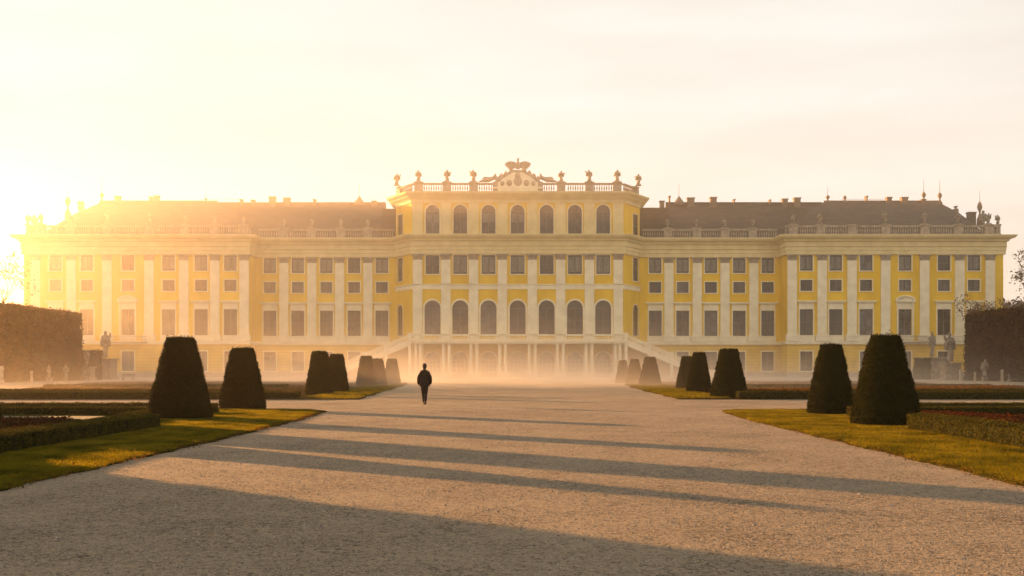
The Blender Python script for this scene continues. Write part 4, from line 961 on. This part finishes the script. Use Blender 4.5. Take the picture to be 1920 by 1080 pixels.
for px, Y, s, lab in ((59, 110, 1.0, 'short white stone post at the foot of the left hedge'), (3, 106, 1.4, 'thicker white post at the left picture edge by the hedge'), (1801, 122, 1.1, 'white stone post right of the broad-pedestal statue'),
                      (1828, 119, .9, 'thin white post between statue and pedestal on the right'), (1879, 114, 1.1, 'stubby white post left of the small thin statue')):
    o = link('stone_post', PBM, None, (PX(px, Y), Y, 0), 0, (s, s, s)); props(o, lab, 'post', 'stone posts along the hedge path')
bb = MB()
bb.box(-.8, .8, -.22, .22, .42, .5); bb.box(-.7, -.58, -.2, .2, 0, .42); bb.box(.58, .7, -.2, .2, 0, .42); bb.box(-.8, .8, .2, .26, .6, .85); bb.box(-.7, -.62, .2, .26, .5, .6); bb.box(.62, .7, .2, .26, .5, .6)
o = link('bench', bb.mesh('bench', M['darkstone']), None, (PX(240, 128), 128, 0)); props(o, 'small stone bench on the pale path before the left pavilion', 'bench')

# ------------------------------------------------------------------ trees at both ends
def tree(x, y, H, seed, label, leaves=900, lsize=.22, group='bare trees beyond the tall hedges'):
    r_ = random.Random(seed); root = empty('bare_tree', (x, y, 0)); props(root, label, 'tree', group)
    tr = MB(); cr = MB(); tips = []
    def grow(p, d, L, rad, lev):
        n = 3; pts = [p]; q = p
        for k in range(n):
            d = (d + Vector((r_.gauss(0, .12), r_.gauss(0, .12), r_.gauss(.04, .08)))).normalized(); q = q + d * L / n; pts.append(q)
        rs = [rad * (1 - .45 * k / n) for k in range(n + 1)]
        (tr if lev == 0 else cr).tube(pts, rs, 7 if lev < 2 else (4 if lev < 4 else 3))
        if lev >= 5: tips.append(q); return
        for k in range(3 if lev < 4 else 4):
            a = r_.uniform(0, 6.28); sp = r_.uniform(.35, .85); u = d.orthogonal().normalized(); w_ = d.cross(u)
            nd = (d + (u * math.cos(a) + w_ * math.sin(a)) * sp).normalized(); b = pts[-1] if k < 2 else pts[r_.choice((1, 2, 3))]
            grow(b, nd, L * r_.uniform(.58, .8), rs[-1] * r_.uniform(.55, .75), lev + 1)
    grow(Vector((0, 0, -.1)), Vector((0, 0, 1)), H * .30, H * .018, 0)
    link('trunk', tr.mesh('trunk', M['bark'], smooth=True), root); link('crown', cr.mesh('crown', M['bark']), root)
    T = np.array([tuple(t) for t in tips]); T = T[rng.integers(0, len(T), leaves)] + rng.normal(0, .35, (leaves, 3)); V, F = leaf_cards(T, rng.normal(0, 1, (leaves, 3)), lsize)
    link('leaves', np_mesh('leaves', V, F, M['twigleaf']), root)
tree(-87, 160, 25, 2, 'tall hazy bare tree glowing behind the left hedge', 1200, .22); tree(-92, 150, 24, 5, 'hazy tree cut off by the left picture edge', 1200, .22)
tree(83, 152, 21, 3, 'rounded bare tree right beside the palace end wall', 3500, .2); tree(85, 158, 26, 8, 'taller brown tree cut off by the right picture edge', 3500, .2)
tree(97, 190, 17, 9, 'dim bare tree behind the right palace corner', 2500, .25)
hedge('far_shrubs', [(86, 190), (120, 186)], 7, 13, 12000, .4, M['hedge'], M['hedgecore'], 'grey brown shrub belt behind the right palace corner', 'shrubs', rag=.8)
hedge('far_shrubs', [(-90, 190), (-125, 186)], 7, 12, 12000, .4, M['hedge'], M['hedgecore'], 'glowing shrub belt behind the left palace corner', 'shrubs', rag=.8, seed=3)
gh = empty('outbuilding', (84, 160, 0)); props(gh, 'low grey outbuilding roof seen above the right hedge', 'building')
k = MB(); k.box(-5, 12, 0, 9, 0, 8.0); link('wall', k.mesh('wall', M['chimney']), gh)
k = MB(); k.add([(-5.4, -.4, 8.02), (12.4, -.4, 8.02), (12.4, 9.4, 8.02), (-5.4, 9.4, 8.02), (-3.5, 4.5, 11.6), (12.4, 4.5, 11.6)], [(0, 1, 5, 4), (2, 3, 4, 5), (3, 0, 4), (1, 2, 5), (3, 2, 1, 0)]); link('roof', k.mesh('roof', M['farroof']), gh)

# ------------------------------------------------------------------ the walker
YP = 43.0; XP = PX(796, YP)
YP = 43.0; man = empty('person', (XP, YP, 0), R(6)); props(man, 'person in dark jacket and trousers walking alone on the gravel avenue', 'person')
body = [(0, 0, .96, .13, .10), (0, 0, 1.12, .12, .09), (0, .01, 1.32, .15, .10), (0, .0, 1.46, .10, .08), (0, .01, 1.53, .052, .052), (0, .03, 1.60, .065, .075), (0, .04, 1.68, .076, .088), (0, .03, 1.72, .05, .06),
        (-.09, 0, .90, .09, .09), (-.05, .10, .50, .062, .062), (-.01, .10, .10, .042, .042), (-.02, .22, .045, .036, .03),
        (.09, 0, .90, .09, .09), (.06, .02, .50, .06, .06), (.03, -.20, .17, .042, .042), (.03, -.12, .06, .036, .03),
        (-.18, 0, 1.45, .058), (-.25, -.01, 1.17, .045), (-.235, .05, .93, .034), (-.23, .06, .87, .034, .02),
        (.18, 0, 1.45, .058), (.25, .01, 1.17, .045), (.235, .07, .94, .034), (.23, .09, .88, .034, .02)]
be = [(0, 1), (1, 2), (2, 3), (3, 4), (4, 5), (5, 6), (6, 7), (0, 8), (8, 9), (9, 10), (10, 11), (0, 12), (12, 13), (13, 14), (14, 15), (3, 16), (16, 17), (17, 18), (18, 19), (3, 20), (20, 21), (21, 22), (22, 23)]
for hi, sx in ((19, -1), (23, 1)):
    hx, hy, hz = body[hi][:3]
    for f, (dy, ln) in enumerate(((.030, .066), (.010, .074), (-.010, .070), (-.028, .055))):
        i = len(body); body += [(hx, hy + dy, hz - .035, .009), (hx - sx * .006, hy + dy + .006, hz - .035 - ln * .55, .0085), (hx - sx * .02, hy + dy + .01, hz - .035 - ln, .0075)]
        be += [(hi, i), (i, i + 1), (i + 1, i + 2)]
    i = len(body); body += [(hx - sx * .018, hy + .04, hz - .0, .010), (hx - sx * .03, hy + .055, hz - .035, .009)]; be += [(hi, i), (i, i + 1)]
link('body', skin_mesh('body', body, be, M['skin'], 1), man)
jk = [(0, 0, 1.0, .215, .16), (0, 0, .88, .19, .15), (0, 0, 1.2, .22, .17), (0, 0, 1.35, .185, .15), (0, .0, 1.45, .15, .12), (0, .01, 1.545, .085, .085),
      (-.17, 0, 1.37, .105), (-.235, -.02, 1.16, .10), (-.255, .02, .98, .078), (-.245, .04, .87, .052), (.17, 0, 1.37, .105), (.235, .0, 1.16, .10), (.255, .05, .99, .078), (.245, .07, .88, .052)]
link('jacket', skin_mesh('jacket', jk, [(0, 1), (0, 2), (2, 3), (3, 4), (4, 5), (3, 6), (6, 7), (7, 8), (8, 9), (3, 10), (10, 11), (11, 12), (12, 13)], M['coat'], 2), man)
tz = [(0, 0, .96, .155, .12), (-.085, .01, .85, .108, .105), (-.05, .10, .50, .082, .08), (-.012, .10, .075, .07, .075), (.085, .01, .85, .108, .105), (.055, .02, .50, .08, .078), (.03, -.2, .16, .068, .07)]
link('trousers', skin_mesh('trousers', tz, [(0, 1), (1, 2), (2, 3), (0, 4), (4, 5), (5, 6)], M['trousers'], 2), man)
link('shoe', skin_mesh('shoe', [(-.012, .07, .10, .055, .05), (-.012, .08, .05, .055, .05), (-.015, .15, .045, .048, .035), (-.02, .26, .035, .04, .025)], [(0, 1), (1, 2), (2, 3)], M['leather'], 1), man)
link('shoe', skin_mesh('shoe', [(.03, -.21, .20, .055, .05), (.03, -.21, .14, .055, .05), (.03, -.16, .08, .046, .036), (.03, -.09, .035, .04, .026)], [(0, 1), (1, 2), (2, 3)], M['leather'], 1), man)
hr = MB(); hr.lathe(0, .018, [(.03, -.175), (.062, -.15), (.066, -.11), (.084, -.07), (.094, -.02), (.095, .025), (.082, .07), (.055, .102), (.02, .116)], 14, 1.69)
link('hair', hr.mesh('hair', M['hair'], smooth=True), man)
fm = MB()
fm.add([(0, .14, 1.67), (-.014, .118, 1.645), (.014, .118, 1.645), (0, .122, 1.70), (0, .118, 1.64)], [(0, 1, 4), (0, 4, 2), (0, 2, 3), (0, 3, 1)]); link('nose', fm.mesh('nose', M['skin']), man)
fm = MB()
for sx in (-1, 1): fm.lathe(sx * .03, .108, [(.012, -.006), (.014, 0), (.012, .006)], 8, 1.69)
link('eyes', fm.mesh('eyes', M['hair']), man)
for sx in (-1, 1):
    fm = MB(); fm.lathe(sx * .085, .03, [(.008, -.03), (.016, -.01), (.018, .015), (.008, .03)], 6, 1.67); link('ear', fm.mesh('ear', M['skin']), man)
